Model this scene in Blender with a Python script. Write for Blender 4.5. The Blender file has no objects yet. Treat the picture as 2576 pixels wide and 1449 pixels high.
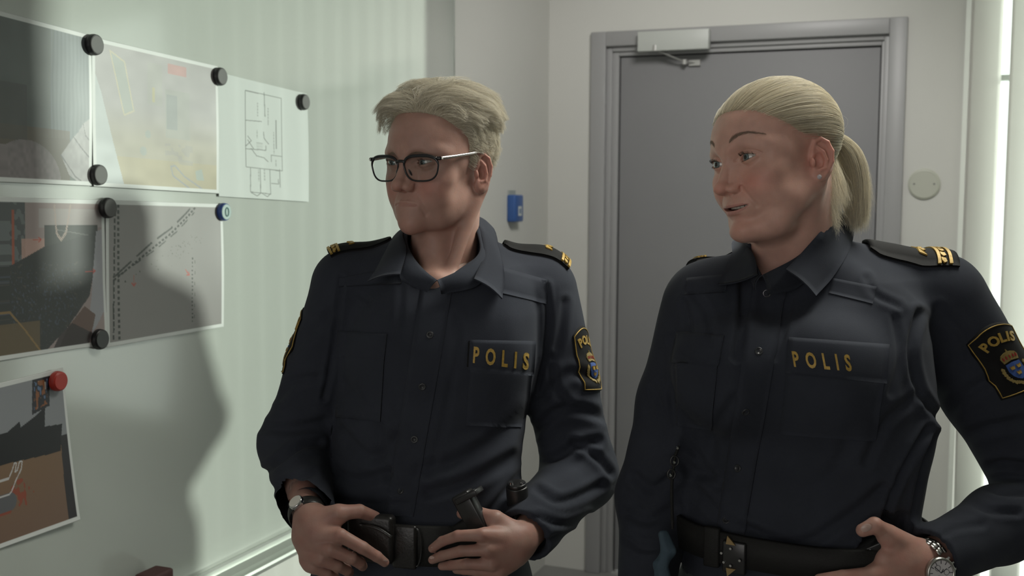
import bpy, bmesh, math, random
import numpy as np
from mathutils import Vector, Matrix, Euler
from mathutils.bvhtree import BVHTree

SC = bpy.context.scene
COL = SC.collection
rng = np.random.default_rng(7)
random.seed(7)
V = lambda *a: np.array(a, dtype=float)

# ------------------------------------------------------------------ camera
# room axes: x right along the door wall, y into the room's depth (door wall at y=0), z up; left wall at x=0
FPX = 2833.3
CAM = V(1.592, -4.35, 1.57)
YAW, PITCH, ROLL = math.radians(22.13), math.radians(4.906), math.radians(0.308)
_f = V(-math.sin(YAW) * math.cos(PITCH), math.cos(YAW) * math.cos(PITCH), -math.sin(PITCH))
_r = V(math.cos(YAW), math.sin(YAW), 0)
_u = np.cross(_r, _f)
CR = _r * math.cos(ROLL) + _u * math.sin(ROLL)
CU = -_r * math.sin(ROLL) + _u * math.cos(ROLL)
CF = _f
cam_d = bpy.data.cameras.new('camera')
cam = bpy.data.objects.new('camera', cam_d)
COL.objects.link(cam)
cam_d.sensor_width = 36.0
cam_d.lens = 36.0 * FPX / 2576.0
cam_d.clip_start = 0.05
M = Matrix(((CR[0], CU[0], -CF[0], CAM[0]), (CR[1], CU[1], -CF[1], CAM[1]), (CR[2], CU[2], -CF[2], CAM[2]), (0, 0, 0, 1)))
cam.matrix_world = M
cam_d.dof.use_dof = True
cam_d.dof.focus_distance = 1.62
cam_d.dof.aperture_fstop = 7.5
SC.camera = cam
SC.view_settings.view_transform = 'Standard'
SC.view_settings.look = 'None'
SC.view_settings.gamma = 1.0
SC.view_settings.exposure = 0.0

def ray(px, py):
    return CF + CR * (px - 1288) / FPX - CU * (py - 724.5) / FPX
def at(px, py, D):
    """point seen at a pixel, D metres along the camera axis"""
    return CAM + ray(px, py) * D
def onx(px, py, X=0.0):
    d = ray(px, py); return CAM + d * ((X - CAM[0]) / d[0])
def ony(px, py, Y=0.0):
    d = ray(px, py); return CAM + d * ((Y - CAM[1]) / d[1])

# ------------------------------------------------------------------ world and lights
wd = bpy.data.worlds.new('daylight'); SC.world = wd; wd.use_nodes = True
bg = wd.node_tree.nodes['Background']
bg.inputs[0].default_value = (0.87, 0.90, 0.85, 1); bg.inputs[1].default_value = 2.4

def add_light(name, kind, loc, energy, color=(1, 1, 1), size=1.0, size_y=None, direction=None, **kw):
    l = bpy.data.lights.new(name, kind); l.energy = energy; l.color = color
    if kind == 'AREA':
        l.shape = 'RECTANGLE'; l.size = size; l.size_y = size_y or size
    o = bpy.data.objects.new(name, l); COL.objects.link(o); o.location = loc
    if direction is not None:
        o.rotation_euler = Vector(direction).to_track_quat('-Z', 'Y').to_euler()
    for k, v in kw.items(): setattr(l, k, v)
    return o
# low sun coming through the blinds on to the whiteboard
SUN_DIR = V(-0.81, -0.586, -0.085)
sun = add_light('sun', 'SUN', (3, 2, 3), 3.7, (1.0, 1.0, 0.92), direction=SUN_DIR, angle=math.radians(1.1))

# added lamps, all out of view: front fill, back-wall spot, hair spot
fill = add_light('added_front_fill', 'AREA', (1.15, -6.45, 1.70), 20, (1.0, .955, .93), 2.0, 1.7, (.05, 1, .0))  # unseen area lamp added behind the camera to lift faces and clothes
wall_fill = add_light('added_wall_spot', 'SPOT', (1.25, -1.75, 2.92), 135, (1.0, .975, .94), direction=V(.45, -.10, 1.30) - V(1.25, -1.75, 2.92), spot_size=math.radians(88), spot_blend=.7, shadow_soft_size=.35)  # unseen spot added to brighten the corner and door wall only
rim = add_light('added_hair_spot', 'SPOT', (1.7, -2.15, 2.72), 165, (1.0, .99, .90), direction=V(1.12, -2.78, 1.58) - V(1.7, -2.15, 2.72), spot_size=math.radians(62), spot_blend=.8, shadow_soft_size=.5)  # unseen spot added above the heads to brighten the hair
# ------------------------------------------------------------------ naming helpers
def tag(o, label=None, cat=None, group=None, kind=None):
    if label: o['label'] = label
    if cat: o['category'] = cat
    if group: o['group'] = group
    if kind: o['kind'] = kind
    return o
def empty(name, loc=(0, 0, 0), label=None, cat=None, group=None):
    o = bpy.data.objects.new(name, None); COL.objects.link(o); o.location = loc
    o.empty_display_size = 0.05
    return tag(o, label, cat, group)
def link(name, me, mat=None, parent=None, smooth=False):
    o = bpy.data.objects.new(name, me); COL.objects.link(o)
    if mat is not None and len(me.materials) == 0:
        for m_ in (mat if isinstance(mat, (list, tuple)) else [mat]): me.materials.append(m_)
    if smooth: me.shade_smooth()
    if parent is not None:
        o.parent = parent
        o.matrix_parent_inverse = Matrix.Translation(parent.location).inverted()
    return o
def mesh(name, vs, fs, mat=None, parent=None, smooth=False):
    me = bpy.data.meshes.new(name)
    me.from_pydata([tuple(map(float, v)) for v in vs], [], [tuple(int(i) for i in f) for f in fs]); me.update()
    return link(name, me, mat, parent, smooth)

# ------------------------------------------------------------------ materials
def mat(name, col=(.5, .5, .5), rough=.5, metal=0., spec=.5, bump=None, vary=None, **kw):
    m = bpy.data.materials.new(name); m.use_nodes = True
    nt = m.node_tree; b = nt.nodes['Principled BSDF']
    b.inputs['Base Color'].default_value = (*col, 1); b.inputs['Roughness'].default_value = rough
    b.inputs['Metallic'].default_value = metal; b.inputs['Specular IOR Level'].default_value = spec
    for k, v in kw.items(): b.inputs[k].default_value = v
    tc = nt.nodes.new('ShaderNodeTexCoord')
    if vary:   # (scale, amount)
        n = nt.nodes.new('ShaderNodeTexNoise'); n.inputs['Scale'].default_value = vary[0]; n.inputs['Detail'].default_value = 4
        nt.links.new(tc.outputs['Object'], n.inputs['Vector'])
        r = nt.nodes.new('ShaderNodeValToRGB')
        a = vary[1]
        r.color_ramp.elements[0].position = .3; r.color_ramp.elements[1].position = .7
        r.color_ramp.elements[0].color = (*[c * (1 - a) for c in col], 1)
        r.color_ramp.elements[1].color = (*[min(1, c * (1 + a)) for c in col], 1)
        nt.links.new(n.outputs[0], r.inputs[0]); nt.links.new(r.outputs[0], b.inputs['Base Color'])
    if bump:   # (scale, strength, distance)
        n = nt.nodes.new('ShaderNodeTexNoise'); n.inputs['Scale'].default_value = bump[0]; n.inputs['Detail'].default_value = 3
        nt.links.new(tc.outputs['Object'], n.inputs['Vector'])
        bp = nt.nodes.new('ShaderNodeBump'); bp.inputs['Strength'].default_value = bump[1]; bp.inputs['Distance'].default_value = bump[2]
        nt.links.new(n.outputs[0], bp.inputs['Height']); nt.links.new(bp.outputs[0], b.inputs['Normal'])
    return m
def srgb(r, g, b):
    f = lambda c: (c / 255 / 12.92) if c / 255 <= .04045 else ((c / 255 + .055) / 1.055) ** 2.4
    return (f(r), f(g), f(b))

# ------------------------------------------------------------------ distance-field modelling
def smin(a, b, k):
    h = np.clip(.5 + .5 * (b - a) / k, 0, 1)
    return b * (1 - h) + a * h - k * h * (1 - h)
def smax(a, b, k): return -smin(-a, -b, k)
def cone(p, a, b, ra, rb):
    a = np.asarray(a, float); b = np.asarray(b, float)
    ba = b - a; pa = p - a
    t = np.clip(pa @ ba / max(ba @ ba, 1e-12), 0, 1)
    return np.linalg.norm(pa - t[:, None] * ba, axis=1) - (ra + (rb - ra) * t)
def ell(p, c, r, R=None):
    q = p - np.asarray(c, float)
    if R is not None: q = q @ R
    r = np.asarray(r, float)
    k0 = np.linalg.norm(q / r, axis=1); k1 = np.linalg.norm(q / (r * r), axis=1) + 1e-9
    return k0 * (k0 - 1) / k1
def ball(p, c, r): return np.linalg.norm(p - np.asarray(c, float), axis=1) - r
def chain(p, pts, rs, k=None):
    d = None
    for i in range(len(pts) - 1):
        e = cone(p, pts[i], pts[i + 1], rs[i], rs[i + 1])
        d = e if d is None else (np.minimum(d, e) if k is None else smin(d, e, k))
    return d
def polydist(p, pts):
    return chain(p, pts, [0.0] * len(pts))
def sbox(p, c, half, R=None, r=0.0):
    q = p - np.asarray(c, float)
    if R is not None: q = q @ R
    q = np.abs(q) - (np.asarray(half, float) - r)
    return np.linalg.norm(np.maximum(q, 0), axis=1) + np.minimum(q.max(axis=1), 0) - r

def sdf_polygonize(f, lo, hi, h, lip=1.7, B=6):
    lo = np.asarray(lo, float); hi = np.asarray(hi, float)
    nb = np.ceil((hi - lo) / (h * B)).astype(int) + 1
    n = nb * B
    c = [lo[i] + (np.arange(nb[i]) + .5) * h * B - h * .5 for i in range(3)]
    g = np.stack(np.meshgrid(*c, indexing='ij'), -1).reshape(-1, 3)
    fc = np.concatenate([f(g[i:i + 200000]) for i in range(0, len(g), 200000)])
    F = np.sign(fc).reshape(nb).astype(np.float32) * 9
    F = F.repeat(B, 0).repeat(B, 1).repeat(B, 2)
    act = np.nonzero(np.abs(fc) < h * B * .87 * lip + h)[0]
    off = np.stack(np.meshgrid(*[np.arange(B)] * 3, indexing='ij'), -1).reshape(-1, 3)
    bi = np.stack(np.unravel_index(act, nb), -1) * B
    ids = (bi[:, None, :] + off[None]).reshape(-1, 3)
    for i in range(0, len(ids), 300000):
        q = ids[i:i + 300000]
        F[q[:, 0], q[:, 1], q[:, 2]] = f(lo + q * h)
    ins = F < 0
    s = ins[:-1, :-1, :-1].astype(np.int8)
    tot = np.zeros_like(s)
    for dx in (0, 1):
        for dy in (0, 1):
            for dz in (0, 1):
                tot += ins[dx:n[0] - 1 + dx, dy:n[1] - 1 + dy, dz:n[2] - 1 + dz]
    cells = np.stack(np.nonzero((tot > 0) & (tot < 8)), -1)
    idx = -np.ones(n - 1, dtype=np.int64); idx[cells[:, 0], cells[:, 1], cells[:, 2]] = np.arange(len(cells))
    acc = np.zeros((len(cells), 3)); cnt = np.zeros(len(cells))
    cr = [(0, 0, 0), (1, 0, 0), (0, 1, 0), (1, 1, 0), (0, 0, 1), (1, 0, 1), (0, 1, 1), (1, 1, 1)]
    for ia, ib in [(0, 1), (2, 3), (4, 5), (6, 7), (0, 2), (1, 3), (4, 6), (5, 7), (0, 4), (1, 5), (2, 6), (3, 7)]:
        A, Bc = np.array(cr[ia]), np.array(cr[ib])
        a = F[tuple((cells + A).T)]; b = F[tuple((cells + Bc).T)]
        m = (a < 0) != (b < 0)
        t = np.where(m, a / np.where(m, a - b, 1), 0)
        acc += m[:, None] * (A + (Bc - A) * t[:, None]); cnt += m
    vs = lo + (cells + acc / cnt[:, None]) * h
    quads = []
    for ax in range(3):
        u, w = (ax + 1) % 3, (ax + 2) % 3
        sl0 = [slice(1, -1)] * 3; sl1 = [slice(1, -1)] * 3
        sl0[ax] = slice(0, -1); sl1[ax] = slice(1, None)
        a = ins[tuple(sl0)]; b = ins[tuple(sl1)]
        e = np.stack(np.nonzero(a != b), -1)
        if len(e) == 0: continue
        flip = a[tuple(e.T)]
        e = e + 1; e[:, ax] -= 1
        du = np.zeros(3, int); du[u] = 1; dw = np.zeros(3, int); dw[w] = 1
        q = np.stack([idx[tuple((e - du - dw).T)], idx[tuple((e - dw).T)], idx[tuple(e.T)], idx[tuple((e - du).T)]], 1)
        q[~flip] = q[~flip][:, ::-1]
        quads.append(q)
    q = np.concatenate(quads); q = q[(q >= 0).all(1)]
    return vs, q
def fast_mesh(name, vs, q, smooth=True):
    me = bpy.data.meshes.new(name)
    k = q.shape[1]
    me.vertices.add(len(vs)); me.vertices.foreach_set('co', vs.astype(np.float32).ravel())
    me.loops.add(q.size); me.loops.foreach_set('vertex_index', q.astype(np.int32).ravel())
    me.polygons.add(len(q)); me.polygons.foreach_set('loop_start', np.arange(0, q.size, k, dtype=np.int32))
    me.update(calc_edges=True); me.validate()
    if smooth: me.shade_smooth()
    return me
def join_arrays(parts):
    vs, qs, n = [], [], 0
    for v, q in parts:
        vs.append(v); qs.append(q + n); n += len(v)
    return np.concatenate(vs), np.concatenate(qs)
def color_attr(me, name, cols):
    a = me.color_attributes.new(name, 'FLOAT_COLOR', 'POINT')
    c = np.ones((len(cols), 4), np.float32); c[:, :3] = cols
    a.data.foreach_set('color', c.ravel())
def basis(fwd, up=(0, 0, 1), tilt=0.0):
    """columns: x = person's right, y = forward, z = up"""
    y = np.asarray(fwd, float); y = y / np.linalg.norm(y)
    x = np.cross(y, up); x /= np.linalg.norm(x); z = np.cross(x, y)
    c, s = math.cos(tilt), math.sin(tilt)
    return np.stack([x * c + z * s, y, z * c - x * s], 1)
def catmull(pts, n):
    P = np.asarray(pts, float); P = np.vstack([2 * P[0] - P[1], P, 2 * P[-1] - P[-2]])
    m = len(P) - 3; u = np.linspace(0, m - 1e-9, n); i = u.astype(int); t = (u - i)[:, None]
    p0, p1, p2, p3 = P[i], P[i + 1], P[i + 2], P[i + 3]
    return .5 * (2 * p1 + (p2 - p0) * t + (2 * p0 - 5 * p1 + 4 * p2 - p3) * t ** 2 + (3 * p1 - p0 - 3 * p2 + p3) * t ** 3)
def tube(pts, rad, seg=10, closed=False, flat=None):
    """swept tube -> verts, quads. rad scalar or list; flat=(normal axis vector, ratio) squashes the section"""
    P = np.asarray(pts, float); n = len(P); rad = np.broadcast_to(np.asarray(rad, float), (n,))
    if closed: T = np.roll(P, -1, 0) - np.roll(P, 1, 0)
    else: T = np.gradient(P, axis=0)
    T /= np.linalg.norm(T, axis=1)[:, None] + 1e-12
    ref = np.asarray(flat[0], float) if flat else (V(0, 0, 1) if abs(T[0][2]) < .9 else V(1, 0, 0))
    vs = []
    for i in range(n):
        if flat or i == 0: a = ref - T[i] * (ref @ T[i])
        else: a = a - T[i] * (a @ T[i])
        a = a / (np.linalg.norm(a) + 1e-12); b = np.cross(T[i], a)
        k = flat[1] if flat else 1.0
        for j in range(seg):
            th = 2 * math.pi * j / seg
            vs.append(P[i] + rad[i] * (a * math.cos(th) * k + b * math.sin(th)))
    fs = []
    for i in range(n if closed else n - 1):
        for j in range(seg):
            i2 = (i + 1) % n; j2 = (j + 1) % seg
            fs.append((i * seg + j, i * seg + j2, i2 * seg + j2, i2 * seg + j))
    if not closed:
        vs.append(P[0]); vs.append(P[-1]); a, b = len(vs) - 2, len(vs) - 1
        for j in range(seg):
            j2 = (j + 1) % seg
            fs.append((a, a, j2, j) if False else (j, j2, a, a)); fs.append(((n - 1) * seg + j2, (n - 1) * seg + j, b, b))
    return np.array(vs), fs
def clean(fs):
    out = []
    for f in fs:
        g = []
        for i in f:
            if i not in g: g.append(i)
        out.append(tuple(g))
    return out
def tube_obj(name, pts, rad, m, parent=None, **kw):
    v, f = tube(pts, rad, **kw); return mesh(name, v, clean(f), m, parent, True)
class MB:
    """collects shapes into one mesh"""
    def __init__(s): s.v = []; s.f = []; s.m = []
    def add(s, v, f, mi=0):
        n = len(s.v); s.v += [tuple(map(float, p)) for p in v]; s.f += [tuple(int(i) + n for i in q) for q in f]; s.m += [mi] * len(f)
    def box(s, c, half, R=None, mi=0):
        R = np.eye(3) if R is None else R; c = np.asarray(c, float)
        vs = [c + R @ (V(x, y, z) * half) for x in (-1, 1) for y in (-1, 1) for z in (-1, 1)]
        s.add(vs, [(0, 1, 3, 2), (4, 6, 7, 5), (0, 4, 5, 1), (2, 3, 7, 6), (0, 2, 6, 4), (1, 5, 7, 3)], mi)
    def box2(s, lo, hi, mi=0):
        lo = np.asarray(lo, float); hi = np.asarray(hi, float); s.box((lo + hi) / 2, (hi - lo) / 2, None, mi)
    def cyl(s, a, b, ra, rb=None, seg=32, mi=0, caps=True):
        a = np.asarray(a, float); b = np.asarray(b, float); rb = ra if rb is None else rb
        t = (b - a) / np.linalg.norm(b - a); u = np.cross(t, V(0, 0, 1) if abs(t[2]) < .9 else V(1, 0, 0)); u /= np.linalg.norm(u); w = np.cross(t, u)
        vs = []
        for p, r in ((a, ra), (b, rb)):
            for j in range(seg):
                th = 2 * math.pi * j / seg; vs.append(p + r * (u * math.cos(th) + w * math.sin(th)))
        fs = [(j, (j + 1) % seg, seg + (j + 1) % seg, seg + j) for j in range(seg)]
        if caps: fs += [tuple(range(seg))[::-1], tuple(range(seg, 2 * seg))]
        s.add(vs, fs, mi)
    def tube(s, pts, rad, mi=0, **kw):
        v, f = tube(pts, rad, **kw); s.add(v, clean(f), mi)
    def build(s, name, m, parent=None, smooth=False, bevel=0.0, bseg=2):
        o = mesh(name, s.v, s.f, m, parent, smooth)
        if isinstance(m, (list, tuple)): o.data.polygons.foreach_set('material_index', s.m)
        if bevel:
            b = o.modifiers.new('bevel', 'BEVEL'); b.width = bevel; b.segments = bseg; b.limit_method = 'ANGLE'; b.angle_limit = .6
            o.data.shade_smooth(); 
            for p in o.data.polygons: pass
        return o
def hair_object(name, strands, radius, m, parent):
    """strands: (n, k, 3) array"""
    S = np.asarray(strands, np.float32); n, k = S.shape[:2]
    hc = bpy.data.hair_curves.new(name); hc.add_curves([k] * n)
    hc.position_data.foreach_set('vector', S.reshape(-1))
    a = hc.attributes.get('radius') or hc.attributes.new('radius', 'FLOAT', 'POINT')
    taper = np.linspace(1, .35, k)[None] * np.broadcast_to(np.asarray(radius), (n,))[:, None]
    a.data.foreach_set('value', taper.astype(np.float32).reshape(-1))
    hc.materials.append(m)
    o = bpy.data.objects.new(name, hc); COL.objects.link(o)
    o.parent = parent
    o.matrix_parent_inverse = Matrix.Translation(parent.location).inverted()
    return o
# ------------------------------------------------------------------ the room
WALL = mat('wall_paint', (.60, .60, .565), .75, spec=.2, bump=(60, .05, .002), vary=(1.5, .015))
GREY = mat('grey_door_paint', (.32, .32, .32), .38, spec=.4, bump=(180, .04, .001))
LEAF = mat('grey_door_leaf', (.235, .235, .24), .55, spec=.3, bump=(140, .05, .001), vary=(2, .03))
WHITE = mat('white_lacquer', (.66, .67, .63), .35)
FLOORM = mat('grey_linoleum', (.22, .22, .21), .5, vary=(6, .08))
CEIL = mat('ceiling_paint', (.62, .62, .60), .8)
BOARD = mat('whiteboard_enamel', (.475, .505, .465), .15, spec=.7, vary=(3, .012))
BOARD.node_tree.nodes['Principled BSDF'].inputs['Coat Weight'].default_value = .9; BOARD.node_tree.nodes['Principled BSDF'].inputs['Coat Roughness'].default_value = .13
ALU = mat('brushed_aluminium', (.52, .55, .51), .36, .75)
GASKET = mat('dark_gasket', (.03, .03, .03), .7)
def struct(o): o['kind'] = 'structure'; return o
WX0, WX1, WZ0, WZ1 = 1.575, 4.05, .06, 2.84       # window opening in the door wall
def room():
    XR, YF, H = 5.2, -6.6, 3.0
    m = MB(); m.box2((-.3, YF - .2, -.1), (XR + .2, .25, 0)); struct(m.build('floor', FLOORM))
    m = MB(); m.box2((-.3, YF - .2, H), (XR + .2, .25, H + .1)); struct(m.build('ceiling', CEIL))
    m = MB(); m.box2((-.22, YF - .2, 0), (-.02, .25, H)); struct(m.build('wall_left', WALL))
    m = MB(); m.box2((XR, YF, 0), (XR + .2, .25, H)); struct(m.build('wall_right', WALL))
    m = MB(); m.box2((-.02, YF - .2, 0), (XR, YF, H)); struct(m.build('wall_front', WALL))
    m = MB()   # door wall, with a door and a window opening
    for lo, hi in (((-.02, 0, 0), (.20, .22, H)), ((.20, 0, 2.165), (1.32, .22, H)), ((1.32, 0, 0), (WX0, .22, H)), ((WX0, 0, WZ1), (WX1, .22, H)), ((WX0, 0, 0), (WX1, .22, WZ0)), ((WX1, 0, 0), (XR, .22, H))):
        m.box2(lo, hi)
    struct(m.build('wall_back', WALL))
    # ---- door
    x0, x1, zt = .163, 1.356, 2.202; a0, a1, at_ = .274, 1.263, 2.105
    D = empty('door', (.76, 0, 0)); struct(D); D.name = 'door_1'
    def ring(m, ox0, ox1, oz, ix0, ix1, iz, ya, yb):
        m.box2((ox0, ya, 0), (ix0, yb, oz)); m.box2((ix1, ya, 0), (ox1, yb, oz)); m.box2((ix0, ya, iz), (ix1, yb, oz))
    m = MB(); ring(m, x0, x1, zt, x0 + .062, x1 - .062, zt - .058, -.018, .004)
    m.build('architrave', GREY, D, bevel=.003)
    m = MB(); ring(m, x0 + .055, x1 - .055, zt - .05, x0 + .083, x1 - .080, zt - .077, .004, .06); m.build('frame', GREY, D, bevel=.002)
    m = MB(); ring(m, x0 + .080, x1 - .078, zt - .074, a0 - .004, a1 + .004, at_ + .003, .016, .07); m.build('frame', GREY, D, bevel=.002)
    m = MB(); ring(m, a0 - .005, a1 + .005, at_ + .004, a0 + .001, a1 - .001, at_ - .001, .034, .07); m.build('seal', GASKET, D)
    m = MB(); m.box2((a0 + .001, .030, .01), (a1 - .001, .072, at_ - .002)); leaf = m.build('door_leaf', LEAF, D, bevel=.002)
    # handle and lock on the leaf (behind the people)
    m = MB(); c = V(a1 - .07, .026, 1.02); m.cyl(c, c + V(0, -.012, 0), .026, seg=28); m.cyl(c, c + V(0, -.05, 0), .0095, seg=16); m.tube([c + V(0, -.05, 0), c + V(-.03, -.056, 0), c + V(-.13, -.056, 0)], [.0095] * 3, seg=12)
    h = m.build('door_handle', ALU, D, smooth=False)
    # overhead closer
    K = empty('door_closer', (.5, -.05, 2.14), 'pale box-shaped door closer on the head of the grey door frame', 'door closer')
    p0, p1 = ony(1604, 80, -.058), ony(1782, 122, -.058)
    m = MB(); m.box2((p0[0], -.058, p1[2]), (p1[0], -.018, p0[2])); m.build('housing', mat('closer_lacquer', (.50, .52, .49), .4), K, bevel=.002)
    q0, q1, q2 = ony(1648, 121, -.045), ony(1722, 156, .0), ony(1590, 142, .024)
    MT = mat('closer_metal', (.42, .42, .40), .35, .3)
    m = MB(); m.cyl(q0 + V(0, 0, .010), q0 - V(0, 0, .012), .015, seg=24); m.tube([q0 - V(0, 0, .006), q0 * .5 + q1 * .5 - V(0, 0, .003), q1], [.0085] * 3, seg=8, flat=(V(0, 0, 1), .4)); m.build('lever', MT, K)
    m = MB(); m.cyl(q1 + V(0, 0, .009), q1 - V(0, 0, .009), .010, seg=18); e = V(q1[0] + .035, .022, q1[2] - .002); m.tube([q1, e], [.007] * 2, seg=8, flat=(V(0, 0, 1), .5)); m.box(e + V(0, .002, 0), V(.022, .007, .011)); m.build('bracket', MT, K)
    # ---- round blank plate and switch right of the door
    c = ony(2325, 463, 0); P_ = empty('wall_plate', tuple(c), 'round cream blanking plate with two screws on the wall right of the door', 'wall plate')
    CR_ = mat('cream_plastic', (.47, .48, .41), .4)
    prof = [(.0555, 0), (.0555, -.006), (.051, -.0095), (.047, -.0105), (.0455, -.0095), (.044, -.0095)]
    vs = []; N = 64
    for r_, y_ in prof:
        for j in range(N): th = 2 * math.pi * j / N; vs.append(c + V(r_ * math.cos(th), y_, r_ * math.sin(th)))
    fs = [(k * N + j, k * N + (j + 1) % N, (k + 1) * N + (j + 1) % N, (k + 1) * N + j) for k in range(len(prof) - 1) for j in range(N)] + [tuple(range((len(prof) - 1) * N, len(prof) * N))[::-1]]
    mesh('cover', vs, fs, CR_, P_)
    SCW = mat('dull_screw', (.22, .22, .20), .5, .3)
    for s in (-1, 1):
        m = MB(); m.cyl(c + V(s * .034, -.0090, 0), c + V(s * .034, -.0102, 0), .0038, seg=14); m.build('screw', SCW, P_)
    c = ony(2328, 672, 0); S_ = empty('light_switch', tuple(c), 'square pale light switch peeking out over the epaulette, right of the door', 'switch')
    m = MB(); m.box(c - V(0, .005, 0), V(.042, .005, .042)); pl = m.build('switch_plate', mat('switch_plastic', (.46, .50, .50), .35), S_, bevel=.002)
    m = MB(); m.box(c - V(0, .011, 0), V(.027, .002, .027)); m.build('rocker', CR_, S_, bevel=.001)
    # ---- blue box on the left wall
    c = onx(1286, 524, -.02); B = empty('alarm_box', tuple(c), 'small blue wall box with a white label between whiteboard and corner', 'wall box')
    m = MB(); m.box(c + V(.016, 0, 0), V(.018, .042, .051)); m.build('housing', mat('blue_plastic', (.035, .10, .30), .35), B, bevel=.007, bseg=3)
    m = MB(); m.box(c + V(.0345, .004, -.010), V(.0006, .016, .018)); lb = m.build('label', mat('white_label', (.55, .58, .55), .5), B)
    m = MB(); m.box(c + V(.0353, .004, -.010), V(.0003, .009, .009)); m.build('label_mark', mat('blue_grey_print', (.15, .22, .33), .5), lb)
    m = MB(); m.box(c + V(.004, -.006, .058), V(.004, .030, .010)); m.build('back_plate', mat('grey_bracket', (.33, .36, .34), .5), B)
    # ---- window: frame, muntins, glass
    WN = empty('window', (2.8, .1, 0)); struct(WN); WN.name = 'window_1'
    FR = mat('window_frame_paint', (.62, .66, .62), .4)
    m = MB(); t = .055
    for lo, hi in (((WX0, .08, WZ0), (WX0 + t, .15, WZ1)), ((WX1 - t, .08, WZ0), (WX1, .15, WZ1)), ((WX0 + t, .08, WZ0), (WX1 - t, .15, WZ0 + t)), ((WX0 + t, .08, WZ1 - t), (WX1 - t, .15, WZ1)),
                   ((WX0 + t, .095, 1.975), (WX0 + .34, .135, 1.996))): m.box2(lo, hi)
    m.build('window_frame', FR, WN)
    G = bpy.data.materials.new('window_glass'); G.use_nodes = True; nt = G.node_tree
    tr = nt.nodes.new('ShaderNodeBsdfTransparent'); tr.inputs[0].default_value = (.93, .97, .95, 1); gl = nt.nodes.new('ShaderNodeBsdfGlossy'); gl.inputs['Roughness'].default_value = .02
    mx = nt.nodes.new('ShaderNodeMixShader'); mx.inputs[0].default_value = .06; nt.links.new(tr.outputs[0], mx.inputs[1]); nt.links.new(gl.outputs[0], mx.inputs[2]); nt.links.new(mx.outputs[0], nt.nodes['Material Output'].inputs[0])
    m = MB(); m.box2((WX0 + t, .112, WZ0 + t), (WX1 - t, .118, WZ1 - t)); m.build('pane', G, WN)
    m = MB(); m.box2((1.549, -.022, 0), (1.575, .0, WZ1 + .03)); m.box2((1.549, -.022, WZ1), (WX1 + .03, 0, WZ1 + .03)); struct(m.build('trim_1', mat('window_trim_paint', (.72, .75, .70), .4)))
    # ---- vertical blinds
    BL = empty('vertical_blind', (2.8, -.10, 2.86), 'pale translucent vertical slat blind hanging before the tall bright window', 'blind')
    m = MB(); m.box2((1.59, -.135, 2.86), (4.1, -.085, 2.905)); m.build('head_rail', WHITE, BL, bevel=.003)
    SL = bpy.data.materials.new('blind_fabric'); SL.use_nodes = True; nt = SL.node_tree; b = nt.nodes['Principled BSDF']
    b.inputs['Base Color'].default_value = (.70, .70, .67, 1); b.inputs['Roughness'].default_value = .8
    tl = nt.nodes.new('ShaderNodeBsdfTranslucent'); tl.inputs[0].default_value = (.94, .925, .90, 1); mx = nt.nodes.new('ShaderNodeMixShader'); mx.inputs[0].default_value = .75
    nt.links.new(b.outputs[0], mx.inputs[1]); nt.links.new(tl.outputs[0], mx.inputs[2]); nt.links.new(mx.outputs[0], nt.nodes['Material Output'].inputs[0])
    a = math.radians(35.9); dx, dy = math.cos(a), math.sin(a)
    for i in range(20):
        cx = 1.618 + .1262 * i; w = .0635; vs = []; N = 8
        sw = .003 * math.sin(i * 2.1)
        for z in (2.86, 1.8, .9, .10):
            k = (2.86 - z) / 2.76
            for j in range(N + 1):
                s = -1 + 2 * j / N; bow = .0025 * (1 - s * s)
                vs.append(V(cx + s * w * dx - bow * dy + sw * k, -.105 + s * w * dy + bow * dx, z))
        fs = [(r * (N + 1) + j, r * (N + 1) + j + 1, (r + 1) * (N + 1) + j + 1, (r + 1) * (N + 1) + j) for r in range(3) for j in range(N)]
        o = mesh('slat', vs, fs, SL, BL, True); so = o.modifiers.new('thick', 'SOLIDIFY'); so.thickness = .0006
    # ---- whiteboard
    WB = empty('whiteboard', (0, -2.5, 1.5), 'large glossy whiteboard covered with pinned photographs on the left wall', 'whiteboard')
    m = MB(); m.box2((-.0195, -4.6, .70), (0, -.951, 2.28)); m.build('writing_surface', BOARD, WB, bevel=.0015)
    m = MB(); m.box2((-.0195, -.951, .69), (.0015, -.946, 2.285)); m.box2((-.0195, -4.6, 2.28), (.0015, -.946, 2.286)); m.build('edge_strip', ALU, WB)
    prof = [(-.0195, .702), (.006, .702), (.010, .697), (.010, .684), (.030, .676), (.052, .672), (.058, .676), (.061, .670), (.058, .660), (.030, .652), (.004, .645), (-.0195, .645)]
    vs = [V(x, y, z) for y in (-4.6, -.946) for x, z in prof]; n = len(prof)
    fs = [(k, (k + 1) % n, n + (k + 1) % n, n + k) for k in range(n)] + [tuple(range(n)), tuple(range(n, 2 * n))[::-1]]
    mesh('pen_tray', vs, fs, ALU, WB)
room()
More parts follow.
